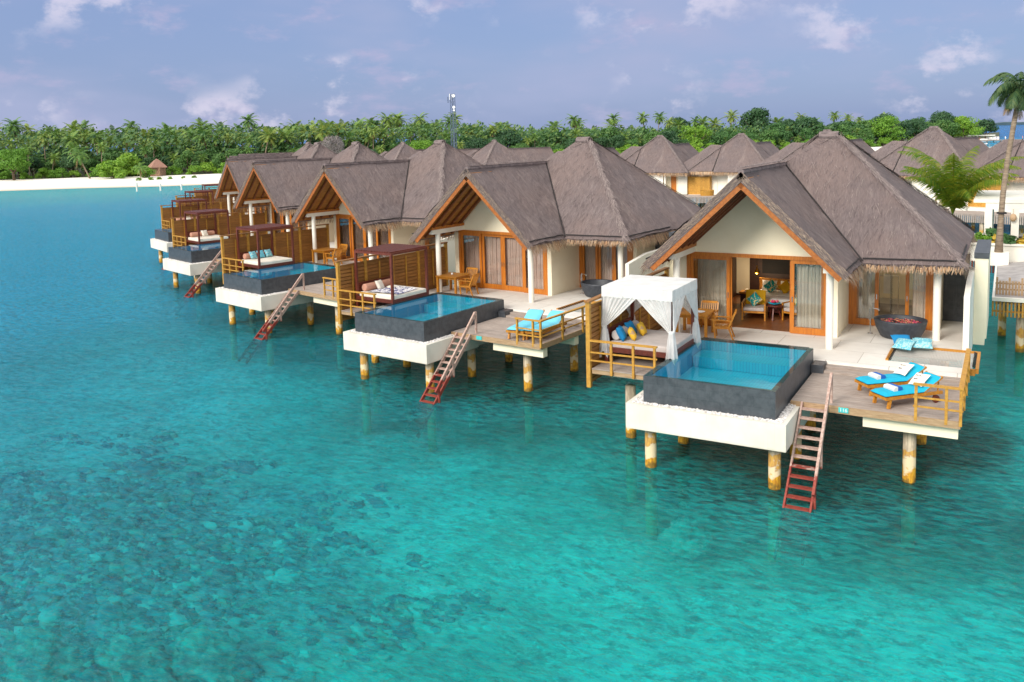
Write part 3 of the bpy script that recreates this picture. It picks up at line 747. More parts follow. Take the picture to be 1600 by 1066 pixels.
def villa_shell(parent):
    make_roof(parent); make_timber(parent)
    # facade gable wall
    m = MB(); y0, y1 = 9.05, 9.25
    xl, xr = -5.75, -.19; zt = 3.27
    m.prism([(xl, zt), (xr, zt), (xr, roof_under(xr)), (GX, roof_under(GX)), (xl, roof_under(xl))], 'y', y0, y1)
    m.build('gable_wall', 'cream', parent)
    w = MB()
    w.box(-6.02, -5.75, y0 - .004, y1, T, roof_under(-6.02) )                      # left pier of the facade
    w.box(-.42, -.19, y0 - .004, y1 + .1, T, 3.1)
    w.box(-.42, -.19, y1 + .1, 11.8, T, 3.1)                                       # side wall of the gable block
    w.box(-6.0, -5.8, y1, 17.6, T, 3.35); w.box(-5.8, 2.75, 17.4, 17.6, T, 3.35)   # far walls
    w.box(2.72, 2.92, 11.6, 17.4, T, 3.1)
    w.box(-.19, 2.72, 11.62, 11.8, 2.95, 3.1 + .9)
    w.build('wall', 'cream', parent)
    f = MB()                                                                        # door frame of the gable doors
    f.box(xl, xl + .14, y0 - .03, y1 - .02, T, zt); f.box(xr - .36, xr - .23, y0 - .03, y1 - .02, T, zt); f.box(xl + .14, xr - .36, y0 - .03, y1 - .02, zt - .14, zt)
    f.build('door_frame', 'teak_v', parent)
    f = MB(); f.box(-.19, -.03, 11.5, 11.7, T, 2.95); f.box(2.58, 2.72, 11.5, 11.7, T, 2.95); f.box(-.03, 2.58, 11.5, 11.7, 2.83, 2.95)
    f.build('door_frame', 'teak_v', parent)
    # shower slot, right wall and outer block
    m = MB(); m.box(2.92, 3.80, 13.5, 13.7, T - .02, 3.0); m.build('shower_wall', 'slate', parent)
    m = MB(); m.prism([(8.86, -.35), (13.6, -.35), (13.6, 2.5), (10.6, 2.45), (8.86, 2.2)], 'x', 3.80, 3.98); m.build('side_wall', 'white', parent)
    m = MB(); m.box(3.985, 4.42, 12.9, 17.0, -.05, 2.95); m.box(3.985, 4.36, 12.9, 16.9, -.3, -.05); m.build('outer_wall', 'cream', parent)
    m = MB(); m.box(3.95, 4.44, 12.86, 17.04, 2.95, 3.16); m.build('wall_cap', 'slate', parent)
    # veranda posts and beams
    for px, xb in ((-5.52, -5.9), (-.17, -.30)):
        pillar(parent, px, 7.33 if px > -1 else 7.2, T, 3.30)
    for x0, x1 in ((-5.66, -5.4), (-.29, -.05)):
        m = MB(); m.box(x0, x1, 6.72, 9.05, 3.28 if x0 < -1 else 3.08, 3.50 if x0 < -1 else 3.27); m.build('beam', 'white', parent)
    m = MB(); m.box(-5.72, -5.36, 6.62, 9.05, 3.502, 3.64); m.build('wall_plate', 'teak', parent)
    pillar(parent, 2.93, 10.02, T, 3.25)
    # terrace floor and the beams that carry it
    m = MB()
    m.box(-6.42, 1.70, 5.60, 17.6, T - .32, T); m.box(1.70, 3.95, 5.60, 6.5, T - .32, T); m.box(1.70, 3.798, 8.7, 13.5, T - .32, T); m.box(2.0, 3.798, 13.7, 17.6, T - .32, T - .01)
    m.build('terrace', 'tile', parent)
    m = MB(); m.box(-6.42, -4.20, 1.62, 5.598, T - .14, T - .005)
    pl = m.build('platform', 'deckedge', parent)
    b = MB()
    for k in range(15):
        y0_ = 1.60 + k * .266; b.box(-6.42, -4.19, y0_, y0_ + .255, T, T + .03)
    b.build('planking', 'deck', pl)
    for y_ in (6.1, 10.2, 15.6):
        m = MB(); m.box(-6.2, 3.6, y_ - .15, y_ + .15, T - .72, T - .325); m.build('floor_beam', 'white', parent)
    m = MB(); m.box(-6.1, -4.3, 2.55, 2.9, T - .45, T - .145); m.build('floor_beam', 'white', parent)
    for x, y in PILES:
        make_pile(parent, x, y, -.70 if y < 5 and x < 0 and x > -4.6 else (-.33 if y < 5 else -.3))
    # sunken wooden deck with its steps
    d = MB(); n = 22
    for k in range(n):
        y_ = 1.86 + k * .1447; d.box(-.27, 4.01, y_, y_ + .134, .09, .135 + .004 * rnd.random())
    dk = d.build('sun_deck', 'deck', parent)
    e = MB(); e.box(-.27, 4.02, 1.80, 1.855, -.06, .135); e.box(4.012, 4.06, 1.80, 5.6, -.06, .135); e.box(-.2, 3.95, 1.9, 5.0, -.02, .088); e.build('edge_board', 'deckedge', dk)
    for ya in (2.06, 4.3):
        e = MB(); e.box(1.64, 4.0, ya, ya + .28, -.42, -.062); e.build('deck_beam', 'cream', dk)
    s_ = MB()
    for (ya, yb, z) in ((5.05, 5.34, .225), (5.34, 5.6, .315)):
        s_.box(.06, 3.94, ya, ya + .14, z - .09, z); s_.box(.06, 3.94, ya + .148, yb, z - .09, z)
    s_.build('step', 'deck', parent)
    m = MB(); m.box(-.32, .05, 5.0, 5.6, -.1, .40); m.build('slate_block', 'slate', parent)
def gable_doors(parent, open_):
    xl, xr = -5.61, -.55; w = (xr - xl) / 4; z0, z1 = T + .01, 3.13
    if open_:
        door_panel(parent, xl, -4.08, 9.06, z0, z1, handle=1); door_panel(parent, xl + .12, -4.02, 9.145, z0, z1)
        door_panel(parent, -1.83, xr, 9.06, z0, z1, handle=-1); door_panel(parent, -1.88, xr - .1, 9.145, z0, z1)
        curtain(parent, xl + .1, -4.25, 9.30, z0, z1, 'curtain'); curtain(parent, -1.66, xr - .05, 9.30, z0, z1, 'curtain')
    else:
        for k in range(4):
            door_panel(parent, xl + k * w, xl + (k + 1) * w, 9.06 + (.085 if k in (1, 2) else 0), z0, z1, handle=(None, 1, -1, None)[k])
        curtain(parent, xl + .06, xr - .05, 9.32, z0, z1, 'curtain_pink')
def bath_doors(parent, open_):
    z0, z1 = T + .01, 2.83
    if open_:
        door_panel(parent, -.03, .86, 11.52, z0, z1, handle=1); door_panel(parent, 1.78, 2.58, 11.52, z0, z1, handle=-1)
        door_panel(parent, .02, .84, 11.6, z0, z1)
        curtain(parent, .1, .6, 11.76, z0, z1, 'curtain'); curtain(parent, 2.0, 2.55, 11.76, z0, z1, 'curtain')
    else:
        for k in range(3): door_panel(parent, -.03 + k * .87, -.03 + (k + 1) * .87, 11.52 + (.075 if k == 1 else 0), z0, z1, handle=(None, 1, None)[k])
        curtain(parent, .0, 2.55, 11.76, z0, z1, 'curtain_pink')

# ------------------------------------------------------------------ things that stand on each villa
def make_pool():
    r = empty('plunge_pool')
    t = MB(); w = .13
    t.box(-4.6, 0, 0, w, -.748, 0); t.box(-4.6, -4.6 + w, w, 5.55, -.748, 0); t.box(-w, 0, w, 3.2, -.748, 0); t.box(-4.6 + w, -w, w, 5.55, -.748, -.30)
    t.build('tray', 'tray', r)
    p = MB(); rr = random.Random(3)
    def peb(x, y, z):
        s_ = rr.uniform(.022, .05); q = [Vector(v) for v in ((1, 0, 0), (-1, 0, 0), (0, 1, 0), (0, -1, 0), (0, 0, .8), (0, 0, -.8))]
        a = rr.uniform(0, 6.28); m = Matrix.Rotation(a, 3, 'Z') @ Matrix.Rotation(rr.uniform(-.6, .6), 3, 'X')
        p.add([Vector((x, y, z)) + m @ Vector((v.x * s_ * rr.uniform(.8, 1.4), v.y * s_, v.z * s_)) for v in q],
              [(0, 2, 4), (2, 1, 4), (1, 3, 4), (3, 0, 4), (2, 0, 5), (1, 2, 5), (3, 1, 5), (0, 3, 5)])
    for k in range(2600):
        side = rr.random()
        if side < .5: peb(rr.uniform(-4.46, -.14), rr.uniform(.14, .27), rr.uniform(-.05, .02))
        elif side < .76: peb(rr.uniform(-.335, -.14), rr.uniform(.14, 2.5), rr.uniform(-.05, .02))
        else: peb(rr.uniform(-4.46, -4.15), rr.uniform(.14, 2.4), rr.uniform(-.05, .02))
    p.cur = 0; p.box(-4.47, -.135, .135, 2.6, -.298, -.04)
    p.build('pebbles', 'pebble', r)
    # tank: outer walls with an open top
    X0, X1, Y0, Y1, ZT = -4.15, -.34, .27, 5.48, .805
    k = MB(); w = .15
    k.box(X0, X1, Y0, Y0 + w, -.1, ZT); k.box(X0, X0 + w, Y0 + w, Y1, -.1, ZT); k.box(X1 - w, X1, Y0 + w, Y1, -.1, ZT); k.box(X0 + w, X1 - w, Y1 - w, Y1 + .1, -.1, ZT)
    k.box(X0 + w, X1 - w, Y0 + w, Y1 - w, -.29, -.25)
    k.build('tank', 'slate', r)
    b = MB(); i = w + .002; x0, x1, y0, y1, zb, zt = X0 + i, X1 - i, Y0 + i, Y1 - i, .08, ZT - .05
    b.add([(x0, y0, zb), (x1, y0, zb), (x1, y1, zb), (x0, y1, zb), (x0, y0, zt), (x1, y0, zt), (x1, y1, zt), (x0, y1, zt)],
          [(0, 1, 2, 3), (0, 1, 5, 4), (1, 2, 6, 5), (2, 3, 7, 6), (3, 0, 4, 7)])
    b.box(x0 + .02, x1 - .02, y1 - 1.0, y1 - .02, zb + .01, zb + .36)
    b.build('basin', 'pool', r)
    wv = MB(); wv.grid(lambda u, v: (X0 + .01 + (X1 - X0 - .02) * u, Y0 + .01 + (Y1 - Y0) * v, ZT + .006), 2, 2); wv.build('pool_water', 'poolwater', r)
    return r
def make_screen():
    r = empty('privacy_screen')
    x = -6.52; ps = [1.62, 3.25, 5.0, 6.8, 8.9]; z0, z1 = -.12, 2.50
    for k in range(len(ps) - 1):
        m = MB(); a, b = ps[k] + .07, ps[k + 1] - .07; z = z0 + .05
        while z < z1 - .19:
            m.box(x + .014, x + .036, a, b, z, z + .122); m.box(x - .036, x - .014, a, b, z + .08, z + .202); z += .162
        m.build('slat_panel', 'slat', r)
        m = MB(); ym = (a + b) / 2; m.box(x + .036, x + .08, ym - .03, ym + .03, z0 + .7, z1 - .2); m.build('batten', 'rail', r)
    for k, y in enumerate(ps):
        m = MB(); m.box(x - .07, x + .07, y - .07, y + .07, (-.2 if k == 0 else -.15) if k < 2 else z0, z1 + .06); m.build('post', 'rail', r)
    m = MB(); m.box(x - .09, x + .09, 1.50, 8.98, z1 + .062, z1 + .12); m.build('top_rail', 'slat', r)
    return r
def railing(name, segs, h, posts, zf, mids=(.33, .62)):
    r = empty(name)
    for (x, y) in posts:
        m = MB(); m.box(x - .036, x + .036, y - .036, y + .036, zf - .12, zf + h); m.build('post', 'rail', r)
    for (a, b) in segs:
        m = MB(); m.bar((a[0], a[1], zf + h + .03), (b[0], b[1], zf + h + .03), .125, .05); m.build('handrail', 'rail', r)
        for q in mids:
            m = MB(); m.bar((a[0], a[1], zf + h * q), (b[0], b[1], zf + h * q), .035, .048); m.build('rail', 'rail', r)
    return r
def make_deck_railing():
    return railing('deck_railing', [((2.92, 1.83), (4.12, 1.83)), ((4.06, 1.92), (4.06, 6.4))], .86, [(2.99, 1.83), (3.72, 1.83), (4.06, 1.83), (4.08, 3.3), (4.08, 4.8), (4.08, 6.3)], .135)
def make_platform_railing():
    return railing('platform_railing', [((-6.44, 1.56), (-4.2, 1.56))], .92, [(-5.72, 1.56), (-4.98, 1.56), (-4.28, 1.56)], T)
def make_ladder():
    r = empty('swim_ladder')
    a, b = (1.80, .12), (-1.48, -3.04)
    def at(t): return a[0] + (b[0] - a[0]) * t, a[1] + (b[1] - a[1]) * t
    for x in (.06, .74):
        m = MB(); y0, z0 = at(0); y1, z1 = at(1); m.bar((x, y0, z0), (x, y1, z1), .05, .14); m.build('stringer', 'ladder', r)
    for k in range(15):
        y, z = at((k + .6) / 15.5); m = MB(); m.box(.088, .712, y - .085, y + .085, z - .02, z + .02); m.build('tread', 'ladder', r)
    m = MB(); m.bar((.80, 2.05, .98), (.80, -.45, -1.62), .07, .13)
    m.build('handrail', 'ladder', r)
    for t, top in ((-.085, .9), (.36, -.02), (.63, -.62)):
        y, z = at(t); yy = y
        zr = .98 + (y - 2.05) * (2.60 / 2.50)
        m = MB(); m.box(.768, .832, yy - .035, yy + .035, z - .25, zr); m.build('post', 'ladder', r)
    return r
def rotm(ax, a): return Matrix.Rotation(a, 3, ax)
def make_daybed(canopy):
    r = empty('daybed')
    x0, x1, y0, y1 = -6.32, -4.04, 2.42, 4.76; zf = .80
    m = MB()
    m.box(x0, x1, y0, y0 + .07, zf, zf + .16); m.box(x0, x1, y1 - .07, y1, zf, zf + .16); m.box(x0, x0 + .07, y0 + .07, y1 - .07, zf, zf + .16); m.box(x1 - .07, x1, y0 + .07, y1 - .07, zf, zf + .16)
    m.box(x0 + .07, x1 - .07, y0 + .07, y1 - .07, zf + .02, zf + .08); m.build('frame', 'redwood', r)
    for x in (x0 + .05, x1 - .05):
        for y in (y0 + .05, y1 - .05):
            m = MB(); m.box(x - .052, x + .052, y - .052, y + .052, T + .03, 2.90); m.build('post', 'redwood', r)
    m = MB(); m.box(x0 + .11, x1 - .03, y0 + .11, y1 - .11, zf + .09, zf + .33); m.build('mattress', 'greycloth' if canopy else 'offwhite', r, bevel=.05)
    m = MB()
    for k in range(6): m.box(x0 + .01, x0 + .05, y0 + .1, y1 - .1, zf + .2 + k * .09, zf + .275 + k * .09)
    m.build('backboard', 'redwood', r)
    m = MB(); rb = .17
    m.tube([(x0 + .28, y0 + .25, zf + .5), (x0 + .28, y0 + .30, zf + .5), (x0 + .28, y1 - .35, zf + .5), (x0 + .28, y1 - .3, zf + .5)], [rb * .8, rb, rb, rb * .8], 16)
    m.build('bolster', 'greycloth' if canopy else 'salmon', r, smooth=False)
    if not canopy:
        m = MB()
        m.box(x0, x1, y0, y0 + .08, 2.90, 3.0); m.box(x0, x1, y1 - .08, y1, 2.90, 3.0); m.box(x0, x0 + .08, y0 + .08, y1 - .08, 2.90, 3.0); m.box(x1 - .08, x1, y0 + .08, y1 - .08, 2.90, 3.0)
        m.build('top_frame', 'redwood', r)
        m = MB(); n = 14
        for k in range(n):
            x = x0 + .12 + (x1 - x0 - .24) * k / (n - 1); m.box(x - .04, x + .04, y0 - .02, y1 + .02, 3.002, 3.05)
        m.build('roof_slats', 'redwood', r)
    else:
        m = MB(); e = .06; zt = 2.97
        m.grid(lambda u, v: (x0 - e + (x1 - x0 + 2 * e) * u, y0 - e + (y1 - y0 + 2 * e) * v, zt + .03 * math.sin(u * 3.14) * math.sin(v * 3.14) + .008 * noise.noise((u * 6, v * 6, 0))), 16, 16)
        per = [(x0 - e, y0 - e), (x1 + e, y0 - e), (x1 + e, y1 + e), (x0 - e, y1 + e)]
        for k in range(4):
            p, q = per[k], per[(k + 1) % 4]; nx, ny = (q[1] - p[1]), -(q[0] - p[0]); l = math.hypot(nx, ny); nx /= l; ny /= l
            m.grid(lambda u, v: (p[0] + (q[0] - p[0]) * u + nx * .012 * math.sin(u * 40) * v, p[1] + (q[1] - p[1]) * u + ny * .012 * math.sin(u * 40) * v, zt - .34 * v + .01 * math.sin(u * 19) * v), 40, 3)
        m.build('canopy', 'whitecloth', r, smooth=True)
        cs = [(x0, y0), (x1, y0), (x1, y1), (x0, y1)]
        for k in range(4):
            c = Vector((*cs[k], 0)); m = MB(); ztie = 1.62
            for o in (cs[(k + 1) % 4], cs[(k - 1) % 4]):
                d = (Vector((*o, 0)) - c); L = d.length; d.normalize(); nn = Vector((d.y, -d.x, 0))
                if nn.dot(c - Vector(((x0 + x1) / 2, (y0 + y1) / 2, 0))) < 0: nn = -nn
                def fn(u, v):
                    spread = L * .53 * (1 - v) ** 1.25 * u + .09 * u * v
                    s_ = .03 * math.sin(u * 46) * (1 - .5 * v) + .018 * math.sin(u * 21 + 1)
                    q = c + d * (spread - .02) + nn * (.035 + s_ + .04 * v)
                    return (q.x, q.y, zt - .28 - (zt - .28 - ztie) * (v + .10 * u * math.sin(v * 3.14)))
                m.grid(fn, 48, 16)
            # gathered tail below the tie
            def tail(u, v):
                a = u * 2 * math.pi; rr = (.055 + .12 * v ** .6 * (1 - .25 * v)) * (1 + .28 * math.sin(a * 6) * v)
                return (c.x + rr * math.cos(a) * 1.1, c.y + rr * math.sin(a), ztie + .08 - (ztie + .08 - .72 - .12 * math.sin(a * 3)) * v)
            m.grid(tail, 40, 10)
            cu = m.build('corner_drape', 'sheer', r, smooth=True)
            b = MB(); b.lathe([(.07, -.05), (.095, -.02), (.095, .03), (.07, .06)], (c.x, c.y, ztie), 14); b.build('tie', 'whitecloth', cu, smooth=True)
    return r
def cushion(name, mat, loc, w, h, t, rot, label, group=None, parent_frame=None, cat='cushion'):
    m = MB(); m.pillow((0, 0, 0), w, h, t, rot); o = m.build(name, mat, None, smooth=True)
    o.location = loc; tag(o, label, cat, group); return o
def make_table():
    r = empty('dining_table')
    m = MB()
    for k in range(8): m.box(-.56 + k * .141, -.56 + k * .141 + .134, -.55, .55, .74, .785)
    m.build('table_top', 'furn', r)
    m = MB(); m.box(-.48, .48, -.46, -.43, .64, .738); m.box(-.48, .48, .43, .46, .64, .738); m.box(-.48, -.45, -.43, .43, .64, .738); m.box(.45, .48, -.43, .43, .64, .738); m.build('apron', 'furn', r)
    for x in (-.49, .49):
        for y in (-.47, .47):
            m = MB(); m.box(x - .045, x + .045, y - .045, y + .045, 0, .739); m.build('leg', 'furn', r)
    return r
def make_chair():
    r = empty('armchair')                   # faces -y
    m = MB()
    for k in range(6): m.box(-.27, .27, -.28 + k * .095, -.28 + k * .095 + .085, .43, .455)
    m.build('seat', 'furn', r)
    m = MB()
    for k in range(7): m.bar((-.21 + k * .07, .27, .48), (-.21 + k * .07, .42, .90), .035, .02, (0, 1, 0))
    m.bar((-.27, .425, .92), (.27, .425, .92), .05, .08); m.build('backrest', 'furn', r)
    for x in (-.29, .29):
        m = MB(); m.bar((x, -.22, .0), (x, -.28, .66), .05, .05, (0, 1, 0)); m.bar((x, .36, 0), (x, .20, .45), .05, .05, (0, 1, 0)); m.bar((x, .20, .42), (x, .42, .93), .045, .05, (0, 1, 0)); m.build('side_frame', 'furn', r)
        m = MB(); m.bar((x, -.36, .68), (x, .34, .66), .065, .035); m.build('armrest', 'furn', r)
        m = MB(); m.bar((x, -.24, .405), (x, .26, .405), .03, .05); m.build('seat_rail', 'furn', r)
    return r
def make_tub(petals):
    r = empty('bathtub')
    m = MB(); m.lathe([(0, 0), (.56, 0), (.64, .06), (.77, .34), (.83, .60), (.835, .66), (.80, .67), (.775, .64), (.72, .36), (.58, .16), (0, .14)], (0, 0, 0), 48, 1.05, .92)
    m.build('basin', 'tub', r, smooth=True)
    if petals:
        w = MB(); w.lathe([(.757, .52), (0, .521)], (0, 0, 0), 40, 1.05, .92); w.build('bath_water', 'poolwater', r)
        p = MB(); q = random.Random(5)
        for k in range(420):
            a, d = q.uniform(0, 6.28), .72 * q.random() ** .5; x, y = d * math.cos(a), d * .88 * math.sin(a); s_ = q.uniform(.02, .045); b = q.uniform(0, 6.28); z = .525 + q.uniform(0, .03)
            p.add([(x + s_ * math.cos(b + i * 1.2566), y + s_ * math.sin(b + i * 1.2566), z + q.uniform(0, .02)) for i in range(5)], [(0, 1, 2, 3, 4)])
        p.build('flower_petals', 'petal', r)
    f = MB(); f.tube([(-1.02, .18, 0), (-1.02, .18, .98)], .022, 10); f.tube([(-1.02, .18, .92), (-.9, .15, .95), (-.74, .11, .93), (-.72, .10, .88)], .018, 8)
    f.lathe([(0, 0), (.09, 0), (.09, .02), (0, .025)], (-1.02, .18, 0), 16); f.tube([(-1.06, .16, .5), (-1.06, .16, .92)], .016, 8)
    f.build('standing_tap', 'steel', r)
    return r
def make_hammock():
    r = empty('hammock_net')
    x0, x1, y0, y1, z = 1.70, 4.30, 6.5, 8.7, T
    m = MB(); m.bar((x0 + .04, y0, z), (x0 + .04, y1, z), .08, .09); m.bar((x1, y0 - .1, z - .04), (x1, y1, z - .04), .09, .16)
    m.bar((x0 + .08, y1 - .03, z + .002), (x1 - .05, y1 - .03, z + .002), .07, .08); m.bar((3.98, y0 - .03, z - .1), (x1 - .05, y0 - .03, z - .1), .1, .2)
    m.build('frame', 'furn', r)
    g = MB(); g.grid(lambda u, v: (x0 + .12 + (x1 - x0 - .25) * u, y0 + .1 + (y1 - y0 - .2) * v, z - .02 - .14 * math.sin(u * 3.14) * math.sin(v * 3.14)), 16, 14); g.build('net', 'net', r, smooth=True)
    c = MB()
    for k in range(12):
        y = y0 + .16 + k * .17
        for xa, xb in ((x0 + .05, x0 + .14), (x1 - .14, x1 - .03)): c.tube([(xa, y, z + .05), (xb, y + .03, z - .01)], .018, 6)
    c.build('lashing', 'cord', r)
    return r
def make_lounger(mat):
    r = empty('sun_lounger')                # foot at -y, head at +y, length about 2.1
    m = MB()
    for x in (-.34, .34): m.box(x - .03, x + .03, -1.05, 1.0, .27, .36)
    m.box(-.31, .31, -1.05, -.99, .275, .355)
    for k in range(11): m.box(-.31, .31, -.97 + k * .118, -.97 + k * .118 + .09, .34, .365)
    m.build('frame', 'furn', r)
    m = MB(); a = Vector((0, .34, .37)); b = Vector((0, 1.02, .78))
    m.bar(a + Vector((-.32, 0, 0)), b + Vector((-.32, 0, 0)), .05, .06); m.bar(a + Vector((.32, 0, 0)), b + Vector((.32, 0, 0)), .05, .06)
    for k in range(6): p = a.lerp(b, (k + .6) / 6); m.bar(p - Vector((.3, 0, 0)), p + Vector((.3, 0, 0)), .08, .02, (0, -.5, .8))
    m.bar((-.25, .95, .70), (-.25, .92, .34), .03); m.bar((.25, .95, .70), (.25, .92, .34), .03)
    m.build('backrest', 'furn', r)
    for x in (-.31, .31):
        m = MB(); m.bar((x, -.86, .30), (x, -.92, 0), .07, .09, (0, 1, 0)); m.build('leg', 'furn', r)
        m = MB(); m.tube([(x - .03, .8, .12), (x + .03, .8, .12)], .12, 16); m.bar((x, .8, .12), (x, .7, .32), .05, .06); m.build('wheel', 'redwood', r)
    m = MB()
    def pad(u, v):
        s_ = v * 2.14; w = .35 * (1 if .02 < v < .98 else .96)
        if s_ < 1.4: y, z = -1.06 + s_, .385
        else: y, z = -1.06 + 1.4 + (s_ - 1.4) * .86, .385 + (s_ - 1.4) * .52
        return Vector(((u - .5) * 2 * w, y, z))
    nu, nv = 8, 36
    def topf(u, v):
        p = pad(u, v); k = (1 - abs(2 * u - 1) ** 6) ** .5; e = min(1, v * 18, (1 - v) * 18) ** .5; f = .006 * abs(math.sin(v * 24)); p.z += .015 + .085 * k * e - f; return p
    m.grid(topf, nu, nv); m.grid(lambda u, v: pad(1 - u, v), nu, nv)
    m.build('mattress', mat, r, smooth=True)
    return r

# ------------------------------------------------------------------ assemble the front row
VILLA_LABEL = ['nearest thatched villa with its doors slid open and a petal-filled tub on the terrace',
    'second thatched villa from the right with closed curtained doors beside the nearest villa',
    'third thatched villa from the right, between the second and fourth villas of the front row',
    'fourth thatched villa from the right in the front row, gable boards showing orange',
    'fifth thatched villa from the right in the front row, mostly behind the fourth',
    'sixth thatched villa from the right in the front row, only gable edge and roof showing',
    'farthest thatched villa at the left end of the front row']
VG = 'overwater villas in the front row'
proto = empty('overwater_villa')
villa_shell(proto)
closed = copy_tree(proto)
gable_doors(proto, True); bath_doors(proto, True)
gable_doors(closed, False); bath_doors(closed, False)
villas = []
for i, f in enumerate(FRONT):
    o = proto if i == 0 else closed if i == 1 else copy_tree(closed)
    place(o, (f.x, f.y, ZB), f.a); tag(o, VILLA_LABEL[i], 'villa', VG); villas.append(o)
# room inside the open villa
m = MB(); 
for k in range(34): m.box(-5.8, -.43, 9.26 + k * .187, 9.26 + k * .187 + .183, T + .004, T + .02)
m.build('room_floor', 'floorwood', proto)
m = MB(); m.box(-5.8, -.43, 15.6, 15.75, T, 3.3); m.box(-5.796, -5.6, 9.3, 15.6, T + .02, 3.3); m.build('room_wall', 'darkwall', proto)
m = MB(); m.box(-5.62, -5.02, 15.54, 15.6, T + .12, 3.0); m.build('wall_panel', 'cream', proto); m = MB(); m.box(-.46, -.425, 9.4, 15.5, T + .03, 3.2); m.build('wall_panel', 'cream', proto)
m = MB(); m.box(-5.8, -.43, 9.26, 15.6, 3.3, 3.36); m.build('ceiling', 'cream', proto)
m = MB(); m.box(-4.45, -2.2, 15.55, 15.6, 1.5, 2.7); m.build('mirror', 'black', proto)
m = MB(); m.box(-.19, 2.72, 11.9, 16.0, T + .003, T + .02); m.build('bathroom_floor', 'greytile' if 'greytile' in MT else 'fan', proto)
m = MB(); m.box(1.15, 1.17, 12.6, 14.2, T + .03, 2.7); m.build('shower_screen', 'glass', proto)
V0 = FRONT[0]
def per_villa(make_, name_label, cat, group, idx=range(7)):
    first = None; out = {}
    for i in idx:
        if first is None: o = make_(); first = o
        else: o = copy_tree(first)
        f = FRONT[i]; place(o, (f.x, f.y, ZB), f.a); tag(o, name_label(i), cat, group); out[i] = o
    return out
NV = ['the nearest villa', 'the second villa from the right', 'the third villa from the right', 'the fourth villa from the right',
      'the fifth villa from the right', 'the sixth villa from the right', 'the farthest front-row villa']
per_villa(make_pool, lambda i: f'dark slate plunge pool on a white tray by {NV[i]}', 'plunge pool', 'plunge pools of the front row')
per_villa(make_screen, lambda i: f'slatted yellow-brown timber privacy screen left of {NV[i]}', 'screen', 'timber privacy screens')
per_villa(make_deck_railing, lambda i: f'timber corner railing on the sun deck of {NV[i]}', 'railing', 'sun deck railings', range(5))
per_villa(make_platform_railing, lambda i: f'low timber railing by the daybed of {NV[i]}', 'railing', 'daybed platform railings')
per_villa(make_ladder, lambda i: f'wooden swim ladder into the lagoon from the deck of {NV[i]}', 'ladder', 'swim ladders', range(5))
d0 = make_daybed(True); place(d0, (0, 0, ZB), 0); tag(d0, 'daybed under a white cloth canopy with tied corner drapes', 'daybed', 'daybeds beside the pools')
per_villa(lambda: make_daybed(False), lambda i: f'dark red slatted-roof daybed beside {NV[i]}', 'daybed', 'daybeds beside the pools', range(1, 7))
per_villa(make_hammock, lambda i: f'grey net hammock panel set into the terrace edge of {NV[i]}', 'hammock', 'net hammocks', range(2))
t0 = make_tub(True); place(t0, V0.p(1.78, 10.0, T), 0); tag(t0, 'black round bathtub full of pink petals', 'bathtub', 'outdoor bathtubs')
t1 = make_tub(False); place(t1, FRONT[1].p(1.78, 10.0, T), FRONT[1].a); tag(t1, 'empty black round bathtub on the terrace of the second villa', 'bathtub', 'outdoor bathtubs')
tb = make_table(); ch = make_chair(); firstT = True
for i in range(3):
    f = FRONT[i]; o = tb if i == 0 else copy_tree(tb); place(o, f.p(-4.95, 7.55, T), f.a + R(3)); o.scale = (1.1,) * 3
    tag(o, f'square teak dining table on the terrace of {NV[i]}', 'table', 'terrace dining tables')
    for k, (x, y, a, w) in enumerate(((-3.85, 7.35, R(-78), 'right of'), (-4.75, 8.42, R(4), 'behind'))):
        c = ch if (i == 0 and k == 0) else copy_tree(ch); place(c, f.p(x, y, T), f.a + a); c.scale = (1.08,) * 3
        tag(c, f'teak armchair {w} the dining table of {NV[i]}', 'armchair', 'terrace armchairs')
m = MB(); m.lathe([(0, 0), (.12, 0), (.2, .02), (.19, .03), (0, .02)], (0, 0, 0), 20); o = m.build('plate', 'dish', None, smooth=True); o.location = V0.p(-4.75, 7.5, T + .865); tag(o, 'white plate on the dining table of the nearest villa', 'plate')
m = MB(); m.lathe([(0, 0), (.05, 0), (.055, .09), (.045, .09), (0, .02)], (0, 0, 0), 16); o = m.build('cup', 'dish', None, smooth=True); o.location = FRONT[1].p(-4.95, 7.5, T + .865); tag(o, 'white cup on the dining table of the second villa', 'cup')
# daybed cushions
lean = rotm('Z', R(8)) @ rotm('Y', R(62))
for (x, y, z, s_, mat, lab) in ((-5.90, 2.82, 1.36, .50, 'blue', 'plain blue cushion nearest the railing on the canopied daybed'),
                                (-5.60, 3.02, 1.33, .44, 'yellowpat', 'yellow printed cushion in front of the nearer blue one on the canopied daybed'),
                                (-5.90, 3.62, 1.36, .50, 'blue', 'plain blue cushion at the far end of the canopied daybed'),
                                (-5.58, 3.82, 1.33, .46, 'yellowpat', 'yellow printed cushion at the far end of the canopied daybed')):
    cushion('cushion', mat, V0.p(x, y, z), s_, s_, .2, rotm('Z', R(rnd.uniform(-14, 14))) @ lean, lab, 'cushions on the canopied daybed')
f = FRONT[1]
cushion('cushion', 'offwhite', f.p(-5.72, 3.35, 1.36), .46, .46, .18, rotm('Z', f.a) @ lean, 'white cushion against the salmon bolster of the second daybed', 'cushions on the timber daybeds')
cushion('cushion', 'offwhite', f.p(-5.45, 3.9, 1.2), .4, .5, .14, rotm('Z', f.a), 'white cushion lying flat on the second daybed', 'cushions on the timber daybeds')
m = MB(); m.grid(lambda u, v: (-.85 + 1.7 * u, -.75 + 1.5 * v, .02 + .05 * abs(noise.noise((u * 4, v * 4, 1))) + (.03 if .08 < u < .92 else 0)), 24, 20); o = m.build('throw', 'navypat', None, smooth=True)
place(o, f.p(-5.0, 3.4, 1.135), f.a + R(8)); tag(o, 'navy and white patterned throw spread on the second daybed', 'throw')
